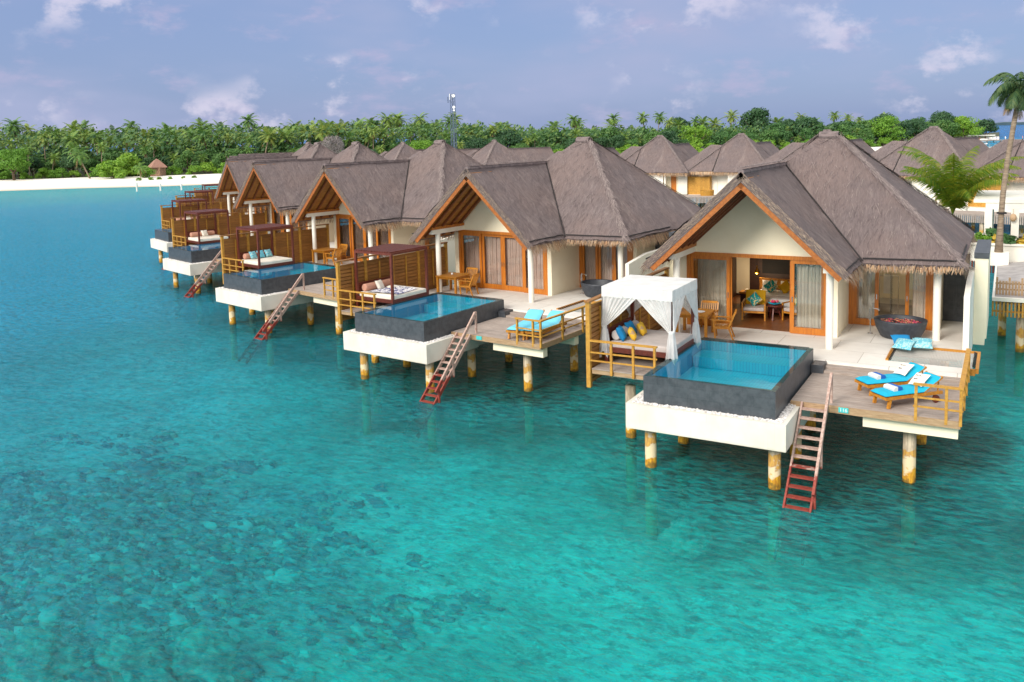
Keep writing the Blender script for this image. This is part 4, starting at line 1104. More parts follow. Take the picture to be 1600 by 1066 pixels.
f = FRONT[2]
for k, y in enumerate((3.1, 3.6, 4.1)):
    cushion('cushion', 'bluepat' if k != 1 else 'paleteal', f.p(-5.75, y, 1.37), .48, .48, .18, rotm('Z', f.a) @ lean, f'pale blue cushion on the third daybed, {("nearest the railing", "between the other two", "farthest from the railing")[k]}', 'cushions on the timber daybeds')
for i in (3, 4):
    f = FRONT[i]; cushion('cushion', 'offwhite', f.p(-5.72, 3.6, 1.36), .5, .5, .18, rotm('Z', f.a) @ lean, f'white cushion on the daybed of {NV[i]}', 'cushions on the timber daybeds')
# hammock cushions
for (x, y, z, mat, rz, tl, lab) in ((1.98, 8.52, .62, 'blue', 20, 24, 'plain blue cushion at the back of the pile by the net hammock'), (2.08, 8.10, .60, 'bluepat', -12, 20, 'pale patterned cushion in front of the pile on the net hammock'),
                               (2.62, 8.46, .60, 'bluepat', 6, 18, 'pale patterned cushion on the right of the hammock pile')):
    cushion('cushion', mat, V0.p(x, y, z), .62, .62, .2, rotm('Z', R(rz)) @ rotm('X', R(tl)), lab, 'cushions on the hammock')
# sun loungers
l0 = make_lounger('teal'); l1 = make_lounger('paleteal')
LO = []
for k, (x, y, a) in enumerate(((2.66, 2.98, -44), (2.14, 3.98, -49))):
    o = l0 if k == 0 else copy_tree(l0); place(o, V0.p(x, y, .14), R(a)); o.scale = (.92,) * 3
    tag(o, ('turquoise sun lounger nearer the corner railing of the nearest villa', 'turquoise sun lounger farther from the corner railing, nearest villa')[k], 'sun lounger', 'sun loungers'); LO.append((x, y, a))
for k, (x, y, a) in enumerate(((2.62, 2.95, 10), (3.42, 3.15, 3))):
    o = l1 if k == 0 else copy_tree(l1); place(o, FRONT[1].p(x, y, .14), FRONT[1].a + R(a)); o.scale = (1.0,) * 3
    tag(o, ('pale blue sun lounger on the left, second villa deck', 'pale blue sun lounger behind the deck railing of the second villa')[k], 'sun lounger', 'sun loungers')
def on_lounger(x, y, a, lx, ly): c, s_ = math.cos(R(a)), math.sin(R(a)); return x + c * lx - s_ * ly, y + s_ * lx + c * ly
for k, (x, y, a) in enumerate(LO):
    w = ('nearer', 'farther')[k]
    px, py = on_lounger(x, y, a, .02, .40)
    rot = rotm('Z', R(a)) @ rotm('X', R(38)) @ rotm('Z', R(8))
    m = MB(); m.pillow((0, 0, 0), .48, .46, .16, rot)
    o = m.build('cushion', 'script', None, smooth=True); o.location = V0.p(px, py, .77); tag(o, f'ivory cushion with dark script on the {w} turquoise lounger', 'cushion', 'script cushions')
    s_ = MB()                                   # handwritten-looking marks on the cover
    q = [(-.12, .05), (-.09, .10), (-.06, .04), (-.03, .09), (0, .05), (.03, .10), (.06, .05), (.10, .08)]
    s_.tube([rot @ Vector((u, v, .083)) for u, v in q], .007, 5)
    s_.tube([rot @ Vector((u * .6 - .02, v - .13, .085)) for u, v in q], .007, 5)
    s_.build('script', 'ink', o)
    px, py = on_lounger(x, y, a, 0, -.46)
    t = MB(); t.cur = 0
    t.prism([(-.02, -.05), (.13, -.05), (.15, 0), (.13, .05), (-.02, .06)], 'x', -.2, .2); t.build('x', 'stripe')
    o = bpy.data.objects['x']; o.name = 'towel'; o.data.name = 'towel'; place(o, V0.p(px, py, .63), R(a + 4)); tag(o, f'rolled blue and white towel on the {w} turquoise lounger', 'towel', 'rolled towels')
    b = MB(); b.prism([(-.15, -.05), (-.022, -.05), (-.022, .062), (-.13, .05), (-.16, 0)], 'x', -.202, .202); b.build('white_band', 'whitecloth', o)
# turquoise number plates on the deck edge
for i in range(2):
    f = FRONT[i]; m = MB(); m.box(-.13, .13, -.012, .012, -.07, .07); o = m.build('number_plate', 'signteal', None); place(o, f.p(1.17, 1.78, .06), f.a)
    tag(o, f'small turquoise plate on the deck edge of {NV[i]}', 'sign', 'turquoise deck plates')
    if i == 0:
        fc = bpy.data.curves.new('plate_digits', 'FONT'); fc.body = '116'; fc.size = .14; fc.align_x = 'CENTER'; fc.align_y = 'CENTER'; fc.extrude = .002
        t = bpy.data.objects.new('x', fc); col.objects.link(t); dg = bpy.context.evaluated_depsgraph_get()
        me = bpy.data.meshes.new_from_object(t.evaluated_get(dg)); bpy.data.objects.remove(t); me.materials.clear(); me.materials.append(MT['dish'])
        t = bpy.data.objects.new('digits', me); col.objects.link(t); t.parent = o; t.location = (0, -.0145, 0); t.rotation_euler = (R(90), 0, 0)
# furniture in the open room
def make_room_chair():
    r = empty('lounge_chair')
    m = MB(); m.box(-.36, .36, -.34, .34, .34, .46); m.build('seat_cushion', 'greycloth', r, bevel=.03)
    m = MB(); m.bar((0, .34, .46), (0, .46, .98), .70, .12, (0, 1, 0)); m.build('back_cushion', 'yellow', r, bevel=.03)
    for x in (-.39, .39):
        m = MB(); m.bar((x, -.32, 0), (x, -.32, .6), .05); m.bar((x, .36, 0), (x, .36, .62), .05); m.bar((x, -.36, .62), (x, .44, .62), .06, .035); m.build('side_frame', 'furn', r)
    m = MB(); m.box(-.36, .36, -.33, -.29, .27, .338); m.box(-.36, .36, .3, .34, .27, .338); m.build('seat_rail', 'furn', r)
    return r
rc = make_room_chair(); place(rc, V0.p(-3.62, 10.95, T + .02), R(8)); rc.scale = (1.1,) * 3; tag(rc, 'yellow-backed lounge chair on the left inside the open room', 'chair', 'room lounge chairs')
rc2 = copy_tree(rc); place(rc2, V0.p(-2.02, 11.25, T + .02), R(-24)); tag(rc2, 'yellow-backed lounge chair on the right inside the open room', 'chair', 'room lounge chairs')
cushion('cushion', 'tealpat', V0.p(-3.66, 11.08, T + .78), .46, .46, .16, rotm('X', R(68)) @ rotm('Z', R(45)), 'turquoise diamond cushion on the left lounge chair', 'room chair cushions')
cushion('cushion', 'tealpat', V0.p(-1.98, 11.36, T + .78), .46, .46, .16, rotm('Z', R(-24)) @ rotm('X', R(68)) @ rotm('Z', R(45)), 'turquoise diamond cushion on the right lounge chair', 'room chair cushions')
r = empty('side_table', V0.p(-2.88, 11.1, T + .02)); m = MB(); m.lathe([(0, .56), (.36, .56), (.36, .6), (0, .6)], (0, 0, 0), 24); m.build('table_top', 'redwood', r)
for k in range(3):
    a = k * 2.09 + .5; m = MB(); m.bar((.12 * math.cos(a), .12 * math.sin(a), .56), (.27 * math.cos(a), .27 * math.sin(a), 0), .05); m.build('leg', 'redwood', r)
tag(r, 'small round dark table between the two lounge chairs', 'side table')
m = MB(); m.lathe([(0, 0), (.1, 0), (.24, .07), (.23, .08), (0, .03)], (0, 0, 0), 20); o = m.build('fruit_bowl', 'teal', None, smooth=True); o.location = V0.p(-2.88, 11.1, T + .622); tag(o, 'turquoise bowl of fruit on the round side table', 'bowl')
m = MB()
for k in range(9): m.lathe([(0, -.05), (.04, -.03), (.055, 0), (.04, .035), (0, .05)], (.12 * math.cos(k * 2.4), .12 * math.sin(k * 2.4), .10 + .02 * (k % 3)), 8)
m.build('fruit', 'petal', o, smooth=True)
r = empty('bed', V0.p(-2.95, 13.0, T + .02))
m = MB(); m.box(-1.2, 1.2, -1.1, 1.05, .1, .34); m.build('base', 'redwood', r)
m = MB(); m.box(-1.18, 1.18, -1.12, 1.0, .342, .66); m.build('mattress', 'whitecloth', r, bevel=.06)
m = MB(); m.box(-1.22, 1.22, -1.0, -.45, .40, .675); m.build('bed_runner', 'greycloth', r, bevel=.03)
m = MB(); m.box(-1.25, 1.25, 1.06, 1.16, .1, 1.12); m.build('headboard', 'furn', r)
tag(r, 'double bed with white linen and timber headboard inside the open room', 'bed')
for k, (x, y, z, s_, mat, w) in enumerate(((-.75, .72, .90, .62, 'whitecloth', 'white pillow at the left of the bed head'), (.0, .76, .90, .62, 'whitecloth', 'white pillow in the middle of the bed head'), (.75, .72, .90, .62, 'whitecloth', 'white pillow at the right of the bed head'),
       (-.62, .42, .92, .48, 'tealpat', 'turquoise diamond cushion at the left of the bed'), (-.02, .42, .92, .48, 'yellow', 'mustard diamond cushion in the middle of the bed'), (.58, .42, .92, .48, 'tealpat', 'turquoise diamond cushion at the right of the bed'))):
    cushion('pillow', mat, V0.p(-2.95 + x, 13.0 + y, T + z), s_, s_ * (.72 if k < 3 else 1), .2, rotm('X', R(62)) @ rotm('Z', R(0 if k < 3 else 45)), w, 'pillows on the bed', cat='pillow')
r = empty('pendant_lamp', V0.p(-4.35, 14.2, 1.72)); m = MB(); m.lathe([(.02, .32), (.03, .2), (.12, .06), (.12, 0), (.06, -.04)], (0, 0, 0), 16); m.build('lamp_shade', 'gold', r, smooth=True); m = MB(); m.tube([(0, 0, .3), (0, 0, 1.58)], .01, 6); m.build('cable', 'cord', r)
tag(r, 'brass pendant lamp hanging beside the bed', 'lamp')
bl = bpy.data.lights.new('bulb', 'POINT'); bl.energy = 26; bl.color = (1, .78, .5); bl.shadow_soft_size = .08
bo_ = bpy.data.objects.new('bulb', bl); col.objects.link(bo_); bo_.parent = r; bo_.location = (0, -.1, -.12)
r = empty('bedside_shelf', V0.p(-4.55, 13.6, T + .02)); m = MB(); m.box(-.35, .3, -.25, .25, .5, .58); m.build('table_top', 'furn', r); m = MB(); m.box(-.3, .25, -.2, .2, 0, .5); m.build('cabinet', 'darkwall', r); tag(r, 'low bedside shelf under the brass pendant lamp', 'shelf')
m = MB(); m.box(-.16, .16, -.1, .1, 0, .05); m.box(-.16, -.06, -.09, .09, .051, .1); o = m.build('telephone', 'offwhite', None); o.location = V0.p(-4.5, 13.55, T + .602); tag(o, 'cream telephone on the bedside shelf', 'telephone')
r = empty('bathroom_fill_lamp', V0.p(1.9, 13.2, 2.9)); m = MB(); m.lathe([(0, -.06), (.13, -.05), (.15, 0), (.15, .04), (0, .04)], (0, 0, 0), 18); m.build('lamp_shade', 'whitecloth', r, smooth=True); tag(r, 'small round ceiling lamp added inside the open bathroom to brighten it', 'lamp')  # unseen fixture, added to lighten the dark bathroom
bl = bpy.data.lights.new('bulb', 'POINT'); bl.energy = 30; bl.color = (1, .86, .66); bl.shadow_soft_size = .12  # warm fill light of the added bathroom lamp
bo_ = bpy.data.objects.new('bulb', bl); col.objects.link(bo_); bo_.parent = r; bo_.location = (0, 0, -.25)
r = empty('towel_rack', V0.p(.95, 14.0, T)); m = MB(); m.tube([(-.35, 0, 1.55), (.35, 0, 1.55)], .015, 8); m.tube([(-.35, 0, 0.02), (-.35, 0, 1.55)], .015, 8); m.tube([(.35, 0, .02), (.35, 0, 1.55)], .015, 8); m.build('rail', 'steel', r); tag(r, 'slim steel towel rack inside the open bathroom', 'towel rack')
m = MB(); m.grid(lambda u, v: (-.2 + .4 * u, .03 * math.sin(v * 3.14 + 1.57) - .02, -.02 + .04 * math.sin(v * 3.14) - abs(v - .5) * 1.5 + .02), 6, 16); o = m.build('bath_towel', 'whitecloth', None, smooth=True); o.location = V0.p(.95, 14.0, T + 1.58); tag(o, 'white bath towel hanging on the steel rack', 'towel')

# ------------------------------------------------------------------ back row of villas, seen from behind
def roof_wing(parent):
    mb = MB(); a, b = 2.0, .55; ze, zr = 3.22, 6.35; x1, yb, yf = 6.0, 19.3, 11.6; ym = (yb + yf) / 2
    slab(mb, (x1, yb, ze), (b, yb, ze), (b, ym, zr), (a, ym, zr), 10, 10)
    slab(mb, (x1, yf, ze), (x1, yb, ze), (a, ym, zr), (a, ym, zr), 10, 10)
    slab(mb, (b, yf, ze), (x1, yf, ze), (a, ym, zr), (b, ym, zr), 10, 10)
    mb.build('roof_wing', ['thatch', 'blade'], parent)
    fb = MB(); r_ = random.Random(4)
    for k in range(420):
        u = r_.random()
        if u < .5: p = Vector((b + (x1 - b) * u * 2, yb, ze)); o_ = Vector((0, .12, 0)); w = Vector((.03, 0, 0))
        else: p = Vector((x1, yf + (yb - yf) * (u - .5) * 2, ze)); o_ = Vector((.12, 0, 0)); w = Vector((0, .03, 0))
        t = p + o_ + Vector((0, 0, -r_.uniform(.3, .45))); fb.add([p - w, p + w, t + w * .4, t - w * .4], [(0, 1, 2, 3)])
    fb.build('fringe', 'straw', parent)
    c = MB(); c.tube([(b, yb + .02, ze + .08), (b, ym, zr + .06)], .04, 6); c.build('eave_cord', 'cord', parent)
def back_details(parent):
    w = MB(); w.box(.4, 5.6, 17.7, 17.9, T, 3.1); w.box(-1.2, .4, 17.62, 17.8, T, 3.2); w.box(-3.3, -1.2, 17.62, 18.9, T, 3.0); w.box(-6.0, -4.9, 17.62, 17.8, T, 3.2); w.box(-6.2, 5.8, 17.0, 19.6, T - .3, T - .004)
    w.build('wall', 'white', parent)
    m = MB()
    for k in range(17): m.box(1.2 + k * .15, 1.2 + k * .15 + .14, 18.6, 18.66, T, 2.6)
    m.box(1.1, 1.2, 17.9, 18.7, T, 2.65); m.box(3.75, 3.85, 17.9, 18.7, T, 2.65); m.build('timber_screen', 'rail', parent)
    m = MB(); m.box(-4.6, -3.95, 17.5, 17.66, T, 2.75); m.build('door', 'teak_v', parent)
    pillar(parent, -3.55, 18.8, T, 3.1, .11)
back = copy_tree(proto, None, ('sliding_door', 'curtain', 'room_floor', 'room_wall', 'wall_panel', 'mirror', 'ceiling', 'bathroom_floor', 'shower_screen', 'sun_deck', 'step', 'slate_block', 'platform', 'outer_wall', 'wall_cap', 'side_wall', 'shower_wall', 'door_frame', 'handle', 'soffit', 'rafter', 'barge_board', 'beam', 'wall_plate', 'pillar'))
roof_wing(back); back_details(back)
BACK = [(1645, 77, 162, .0), (1459, 84, 165, .0), (1292, 96, 172, -.1), (1158, 107, 178.5, -.3), (1031, 111, 182, -.3), (915, 113, 187, -.7), (772, 115, 150, -.35), (684, 119, 152, -.35), (629, 125, 154, -.35)]
BL = ['thatched villa at the right edge of the photo, behind the white pergola', 'thatched back-row villa behind the bushy young palm', 'back-row villa whose roof shows just behind the peak of the nearest villa',
      'back-row villa with white wall and timber screen, just left of the nearest villa roof peak', 'back-row villa with white walls between the roofs of the two nearest villas',
      'back-row villa whose ridge shows right behind the second villa peak', 'back-row roof with a long ridge, left of the second villa peak', 'back-row roof behind the third villa peak', 'leftmost back-row roof below the telecom tower']
jet = []
BVF = []
for k, (px, d, th, dz) in enumerate(BACK):
    o = back if k == 0 else copy_tree(back)
    p = ray_at(px, d); a = R(th); c, s_ = math.cos(a), math.sin(a); lx, ly = -1.4, 14.15
    f = VF(p.x - (c * lx - s_ * ly), p.y - (s_ * lx + c * ly), a); BVF.append(f)
    place(o, (f.x, f.y, ZB + dz), a); tag(o, BL[k], 'villa', 'overwater villas in the back row')
# timber jetty running along the back row
def tri_strip(mb, L_, R_, z0, z1):
    n = len(L_)
    for i in range(n - 1):
        a, b, c, d = L_[i], R_[i], R_[i + 1], L_[i + 1]
        mb.add([(a[0], a[1], z0), (b[0], b[1], z0), (c[0], c[1], z0), (d[0], d[1], z0), (a[0], a[1], z1), (b[0], b[1], z1), (c[0], c[1], z1), (d[0], d[1], z1)],
               [(0, 3, 2, 1), (4, 5, 6, 7), (0, 1, 5, 4), (1, 2, 6, 5), (2, 3, 7, 6), (3, 0, 4, 7)])
jt = empty('jetty', (0, 0, 0)); tag(jt, 'long grey timber jetty on piles along the back-row villas', 'jetty')
near = [f.p(-1.4, 23.6, 0)[:2] for f in BVF]; farl = [f.p(-1.4, 21.0, 0)[:2] for f in BVF]
near = [(near[0][0] + 14, near[0][1] - 4)] + near; farl = [(farl[0][0] + 14, farl[0][1] - 4)] + farl
m = MB(); tri_strip(m, near, farl, 2.12, 2.30); m.build('jetty_deck', 'deck', jt)
for i, f in enumerate(BVF):
    m = MB(); tri_strip(m, [f.p(-4.8, 21.0, 0)[:2], f.p(-4.8, 19.5, 0)[:2]], [f.p(-2.8, 21.0, 0)[:2], f.p(-2.8, 19.5, 0)[:2]], 2.12, 2.33); m.build('gangway', 'deck', jt)
    if i < 8:
        g = BVF[i + 1]
        for q in range(4):
            u = q / 4
            a = Vector((*near[i + 1], 0)).lerp(Vector((*near[i + 2], 0)), u) if i + 2 < len(near) else Vector((*near[i + 1], 0)); b = Vector((*farl[i + 1], 0)).lerp(Vector((*farl[i + 2], 0)), u) if i + 2 < len(farl) else Vector((*farl[i + 1], 0))
            for w in (a.lerp(b, .12), a.lerp(b, .88)):
                mm = MB(); mm.lathe([(0, -2.4), (.17, -2.4), (.17, 2.11), (0, 2.11)], (w.x, w.y, 0), 10); mm.build('pile', 'pile', jt, smooth=True)
m = MB()
for i in range(len(near) - 1):
    a, b = Vector((*near[i], 0)), Vector((*near[i + 1], 0)); n = int((b - a).length / .16); d = (b - a).normalized(); o_ = Vector((d.y, -d.x, 0))
    if o_.y > 0: o_ = -o_
    for q in range(n):
        p = a + d * (q * .16) + o_ * .05; m.bar((p.x, p.y, 1.55), (p.x, p.y, 2.28), .11, .03, tuple(o_))
m.build('hanging_boards', 'deck', jt)
for i in (1, 3, 4):
    f = BVF[i]; r = empty('planter_tub', f.p(.3, 22.0, .255), 0); m = MB()
    for q in range(26): a = q * 2 * math.pi / 26; m.bar((.75 * math.cos(a), .75 * math.sin(a), 0), (.8 * math.cos(a), .8 * math.sin(a), .62), .17, .03, (math.cos(a), math.sin(a), 0))
    m.build('staves', 'rail', r); m = MB(); m.lathe([(0, .5), (.74, .5)], (0, 0, 0), 20); m.build('soil', 'bark', r)
    tag(r, ('round slatted planter tub on the jetty', 'round slatted planter tub on the jetty behind the bushy palm', '', 'round slatted planter tub on the jetty left of the nearest villa roof peak', 'round slatted planter tub on the jetty between the two nearest roofs')[i], 'planter', 'planter tubs')

# ------------------------------------------------------------------ walkway, planter and pergola on the right
w = empty('walkway', (0, 0, ZB)); tag(w, 'grey walkway on piles at the right edge, picket fence along its side', 'walkway')
m = MB(); m.box(4.6, 13, 19.3, 30.5, .10, .36); m.build('walkway_deck', 'fan', w)
m = MB(); m.box(4.5, 13, 19.1, 19.29, .26, .42); m.box(4.5, 4.59, 19.29, 30.5, .26, .42); m.build('white_kerb', 'white', w)
m = MB()
for k in range(60): m.box(4.5 + k * .14, 4.5 + k * .14 + .07, 19.18, 19.24, -.42, .255)
m.bar((4.5, 19.26, -.2), (13, 19.26, -.2), .04, .08); m.build('hanging_slats', 'rail', w)
m = MB()
for k in range(30):
    h = .62 + .16 * ((k % 4) == 0); x = 4.62 + k * .12; m.box(x, x + .085, 20.2, 20.24, .365, .36 + h)
m.bar((4.6, 20.26, .6), (8.2, 20.26, .6), .03, .07); m.bar((4.6, 20.26, .86), (8.2, 20.26, .86), .03, .07); m.build('picket_fence', 'deckedge', w)
m = MB(); m.prism([(4.6, .37), (13, .37), (13, 1.7)], 'y', 23.5, 29.6); m.build('ramp', 'fan', w)
for x, y in ((4.9, 22.9), (7.2, 22.9), (5.6, 19.9), (4.9, 28)):
    make_pile(w, x, y, .09)
p = empty('planter', (0, 0, ZB)); tag(p, 'long white planter box with a slatted skirt below the pergola', 'planter')
m = MB(); m.box(.6, 8.6, 31.0, 31.15, .25, 1.2); m.box(.6, .75, 31.15, 36.5, .25, 1.2); m.box(.75, 8.6, 36.35, 36.5, .25, 1.2); m.box(8.45, 8.6, 31.15, 36.35, .25, 1.2); m.box(.5, 8.7, 30.9, 31.2, 1.201, 1.30); m.build('planter_wall', 'white', p)
m = MB(); m.box(.76, 8.44, 31.16, 36.34, .3, 1.12); m.build('soil', 'bark', p)
m = MB()
for k in range(36): m.box(3.3 + k * .147, 3.3 + k * .147 + .1, 30.93, 30.98, -.35, .3)
m.build('slatted_skirt', 'redwood', p)
for x, y in ((.9, 31.4), (3.6, 31.4), (8.2, 31.4), (.9, 36.1), (3.6, 36.1), (8.2, 36.1)): make_pile(p, x, y, .26)
g = empty('pergola', (0, 0, ZB)); tag(g, 'white flat-roofed pergola behind the tall palm', 'pergola')
m = MB(); m.box(3.3, 10.5, 32.0, 40.0, 3.46, 3.62); m.box(3.9, 10.5, 32.05, 32.3, 3.1, 3.459); m.box(3.9, 4.2, 32.3, 39.8, 3.1, 3.459); m.build('pergola_roof', 'white', g)
for x, y in ((4.05, 32.2), (5.35, 32.2), (6.8, 32.2), (4.05, 39.0), (6.8, 39.0)):
    m = MB(); m.box(x - .19, x + .19, y - .14, y + .14, 1.12, 3.1); m.build('post', 'white', g)
m = MB()
for k in range(9): m.lathe([(.02, .24), (.12, .18), (.17, .05), (.17, -.05), (.1, -.18), (.02, -.2)][::1], (0, 0, 0), 9) if k == 0 else None
m.tube([(0, 0, .22), (0, 0, .5)], .01, 5); o = m.build('lantern', 'straw', None, smooth=True); o.location = (5.25, 31.9, ZB + 2.65); tag(o, 'round woven lantern hanging from the pergola beam', 'lantern')

# ------------------------------------------------------------------ plants
def frond(mb, origin, az, e0, L_, n, lw, ll, droop, rr, rach=.03, hang=.5):
    """one pinnate palm frond: bending rachis with drooping leaflets on both sides"""
    p = Vector(origin); e = e0; seg = L_ / n; pts = [p.copy()]; h = Vector((math.cos(az), math.sin(az), 0)); sidev = Vector((-h.y, h.x, 0)); tw = rr.uniform(-.5, .5)
    for k in range(n):
        e -= droop * (.4 + 1.2 * (k + 1) / n) / n
        p = p + (h * math.cos(e) + Vector((0, 0, 1)) * math.sin(e)) * seg; pts.append(p.copy())
    mb.tube(pts[::2] if len(pts) > 6 else pts, [rach * (1 - .8 * k / (len(pts[::2] if len(pts) > 6 else pts))) for k in range(len(pts[::2] if len(pts) > 6 else pts))], 4, False)
    for k in range(1, n + 1):
        t = k / n
        if t < .12: continue
        d = (pts[k] - pts[k - 1]).normalized(); l = ll * (math.sin(math.pi * min(1, .12 + .86 * t)) ** .7) * rr.uniform(.85, 1.1); nrm = d.cross(sidev).normalized()
        for s_ in (1, -1):
            dr = (sidev * s_ * math.cos(tw * .6) + nrm * (tw * s_ * .5) + d * .75 + Vector((0, 0, -hang * rr.uniform(.5, 1.3)))).normalized()
            w = d * lw * .5; b = pts[k]; mid = b + dr * l * .5; tip = b + dr * l + Vector((0, 0, -hang * l * .35))
            mb.add([b - w, b + w, mid + w, mid - w, tip], [(0, 1, 2, 3), (3, 2, 4)])
def palm(name, h, nfr, L_, n, lw, ll, mats, rr, lean=0., e_hi=1.25, e_lo=-.35, droop=1.5, dead=3, r0=.17, hang=.5, trunk_pts=None):
    r = empty(name)
    pts = trunk_pts or [(lean * h * (k / 6) ** 1.8, .15 * math.sin(k * .9) * .3, h * k / 6) for k in range(7)]
    m = MB(); m.tube(pts, [r0 * 1.5] + [r0 * (1.0 - .25 * k / 6) for k in range(1, len(pts))], 9); m.build('trunk', 'trunk', r, smooth=True)
    top = Vector(pts[-1]); c = MB()
    for k in range(nfr):
        t = k / (nfr - 1); e0 = e_hi + (e_lo - e_hi) * t ** .8 + rr.uniform(-.12, .12)
        frond(c, top + Vector((0, 0, .1)), k * 2.399 + rr.uniform(-.2, .2), e0, L_ * rr.uniform(.85, 1.1) * (.75 + .25 * math.sin(3.14 * min(1, t + .25))), n, lw, ll, droop * rr.uniform(.75, 1.2), rr, hang=hang)
    cr = c.build('crown', mats[0], r)
    if dead:
        c = MB()
        for k in range(dead): frond(c, top - Vector((0, 0, .1)), rr.uniform(0, 6.28), rr.uniform(-1.2, -.5), L_ * .75, max(6, n // 2), lw, ll * .8, .6, rr, hang=.8)
        c.build('dry_fronds', mats[1], r)
    return r
def tree(name, w, h, trunk_h, nl, size, mat, rr, clumps=14, flat=.62):
    """broadleaf tree or bush: leaf-sized faces spread through several clumps"""
    r = empty(name); m = MB()
    if trunk_h > .3:
        m.tube([(0, 0, -.2), (.1, 0, trunk_h * .6), (.05, .1, trunk_h * 1.15)], [w * .035, w * .028, w * .02], 8)
        for k in range(5):
            a = k * 1.256 + rr.random(); m.tube([(0, .05, trunk_h * .8), (w * .2 * math.cos(a), w * .2 * math.sin(a), trunk_h + h * .25), (w * .34 * math.cos(a), w * .34 * math.sin(a), trunk_h + h * .5)], [w * .016, w * .011, w * .004], 6)
    else:
        for k in range(5):
            a = k * 1.256; m.tube([(0, 0, -.2), (w * .15 * math.cos(a), w * .15 * math.sin(a), h * .4)], [.05, .03], 6)
    m.build('trunk', 'bark', r, smooth=True)
    cl = []
    for k in range(clumps):
        a = rr.uniform(0, 6.28); d = rr.random() ** .6; z = rr.uniform(.12, .82)
        q = math.sin(math.pi * min(.97, max(.2, .30 + z * .62))) 
        cl.append((Vector((d * w * .38 * q * math.cos(a), d * w * .38 * q * math.sin(a), trunk_h * .85 + h * z)), w * rr.uniform(.13, .22)))
    c = MB()
    for k in range(nl):
        o_, s_ = cl[k % clumps]
        v = Vector((rr.gauss(0, 1), rr.gauss(0, 1), rr.gauss(0, 1))).normalized() * s_ * rr.uniform(.65, 1.08); v.z *= flat
        p = o_ + v
        if p.z < .05: p.z = rr.uniform(.05, .4)
        nn = (v.normalized() + Vector((rr.gauss(0, .6), rr.gauss(0, .6), rr.gauss(.35, .5)))).normalized()
        a = nn.orthogonal().normalized(); a.rotate(Matrix.Rotation(rr.uniform(0, 6.28), 3, nn)); b = nn.cross(a); z = size * rr.uniform(.6, 1.25)
        c.add([p - a * z, p - b * z * .5, p + a * z, p + b * z * .5], [(0, 1, 2, 3)])
    c.build('crown', mat, r); return r
rp = random.Random(21)
PM = ('palm', 'palmdead')
palm_protos = [palm('coconut_palm', 10.5, 24, 3.3, 12, .21, .85, PM, rp, .06, 1.4, -.55, 1.1, hang=.35), palm('coconut_palm', 12.0, 26, 3.2, 12, .21, .8, PM, rp, -.10, 1.4, -.6, 1.3, hang=.4),
               palm('coconut_palm', 9.0, 22, 3.6, 12, .22, .9, PM, rp, .16, 1.35, -.5, 1.0, dead=4, hang=.3), palm('coconut_palm', 11.0, 26, 3.2, 12, .21, .8, PM, rp, .02, 1.4, -.8, 1.5, dead=5, hang=.4),
               palm('coconut_palm', 8.0, 20, 3.7, 12, .22, .95, PM, rp, -.2, 1.3, -.4, .95, dead=2, hang=.3)]
ph_ = [10.5, 12, 9, 11, 8]
tree_protos = {'b': [tree('bush', 7, 3.6, .1, 2400, .26, 'leaf_bright', rp, 16), tree('bush', 6, 3.0, .1, 2000, .24, 'leaf_bright', rp, 12)],
               'm': [tree('broadleaf_tree', 9, 6.0, 2.2, 3000, .30, 'leaf_mid', rp, 20), tree('broadleaf_tree', 8, 5.0, 2.6, 2600, .30, 'leaf_mid', rp, 16)],
               'd': [tree('broadleaf_tree', 9, 6.5, 2.6, 3000, .32, 'leaf_dark', rp, 18)],
               'y': [tree('broadleaf_tree', 11, 6.5, 2.6, 4200, .28, 'leaf_bright', rp, 24)]}
used = set()
def put(proto_, p, s_, rz, label, cat, group):
    o = proto_ if proto_.name not in used else copy_tree(proto_)
    used.add(proto_.name); o.location = p; o.scale = (s_,) * 3; o.rotation_euler = (0, 0, rz); tag(o, label, cat, group); return o
def top_z(px, d, ytop): return CAM.z + (190 + .026 * (1580 - px) - ytop) * d / FOC
TOPS = [(0, 182), (120, 178), (300, 179), (450, 173), (600, 169), (700, 168), (830, 180), (950, 180), (1100, 175), (1250, 178), (1400, 174), (1545, 178)]
def ytop(px):
    for (a, b), (c, d) in zip(TOPS, TOPS[1:]):
        if px <= c: return b + (d - b) * max(0, (px - a)) / (c - a)
    return 182
# palms of the island: back rows first (tall crowns against the sky), then shorter ones in front
npalm = 0
def island_palm(px, off, yt, label):
    global npalm
    d = shore_d(px) + off; p = ray_at(px, d); zt = top_z(px, d, yt); k = rp.randrange(5); g = 1.5
    h = max(4.5, zt - 2.6 - g); s_ = min(1.3, max(.7, h / ph_[k])); p.z = zt - 2.6 * s_ - ph_[k] * s_
    p.z = min(p.z, g + .2) if p.z > g else p.z
    if p.z < -3: p.z = -3
    put(palm_protos[k], (p.x, p.y, p.z), s_, rp.uniform(0, 6.28), label, 'palm tree', 'coconut palms of the island'); npalm += 1
PL_SKY = 'coconut palm whose crown stands against the sky in the island forest'
PL_MID = 'coconut palm with its crown inside the green mass of the island forest'
PL_EDGE = 'lower coconut palm near the front edge of the island forest'
px = -60
while px < 1520:
    island_palm(px, rp.uniform(62, 92), ytop(max(0, px)) + rp.choice([-6, -1, 3, 8, 12, 16, 20]), PL_SKY)
    px += rp.uniform(10, 17) if px < 900 else rp.uniform(14, 24)
px = -60
while px < 1500:
    island_palm(px, rp.uniform(45, 66), ytop(max(0, px)) + rp.uniform(16, 36), PL_MID)
    px += rp.uniform(12, 19) if px < 880 else rp.uniform(17, 30)
px = -60
while px < 1400:
    island_palm(px, rp.uniform(36, 44), ytop(max(0, px)) + rp.uniform(38, 60), PL_EDGE)
    px += rp.uniform(24, 44)
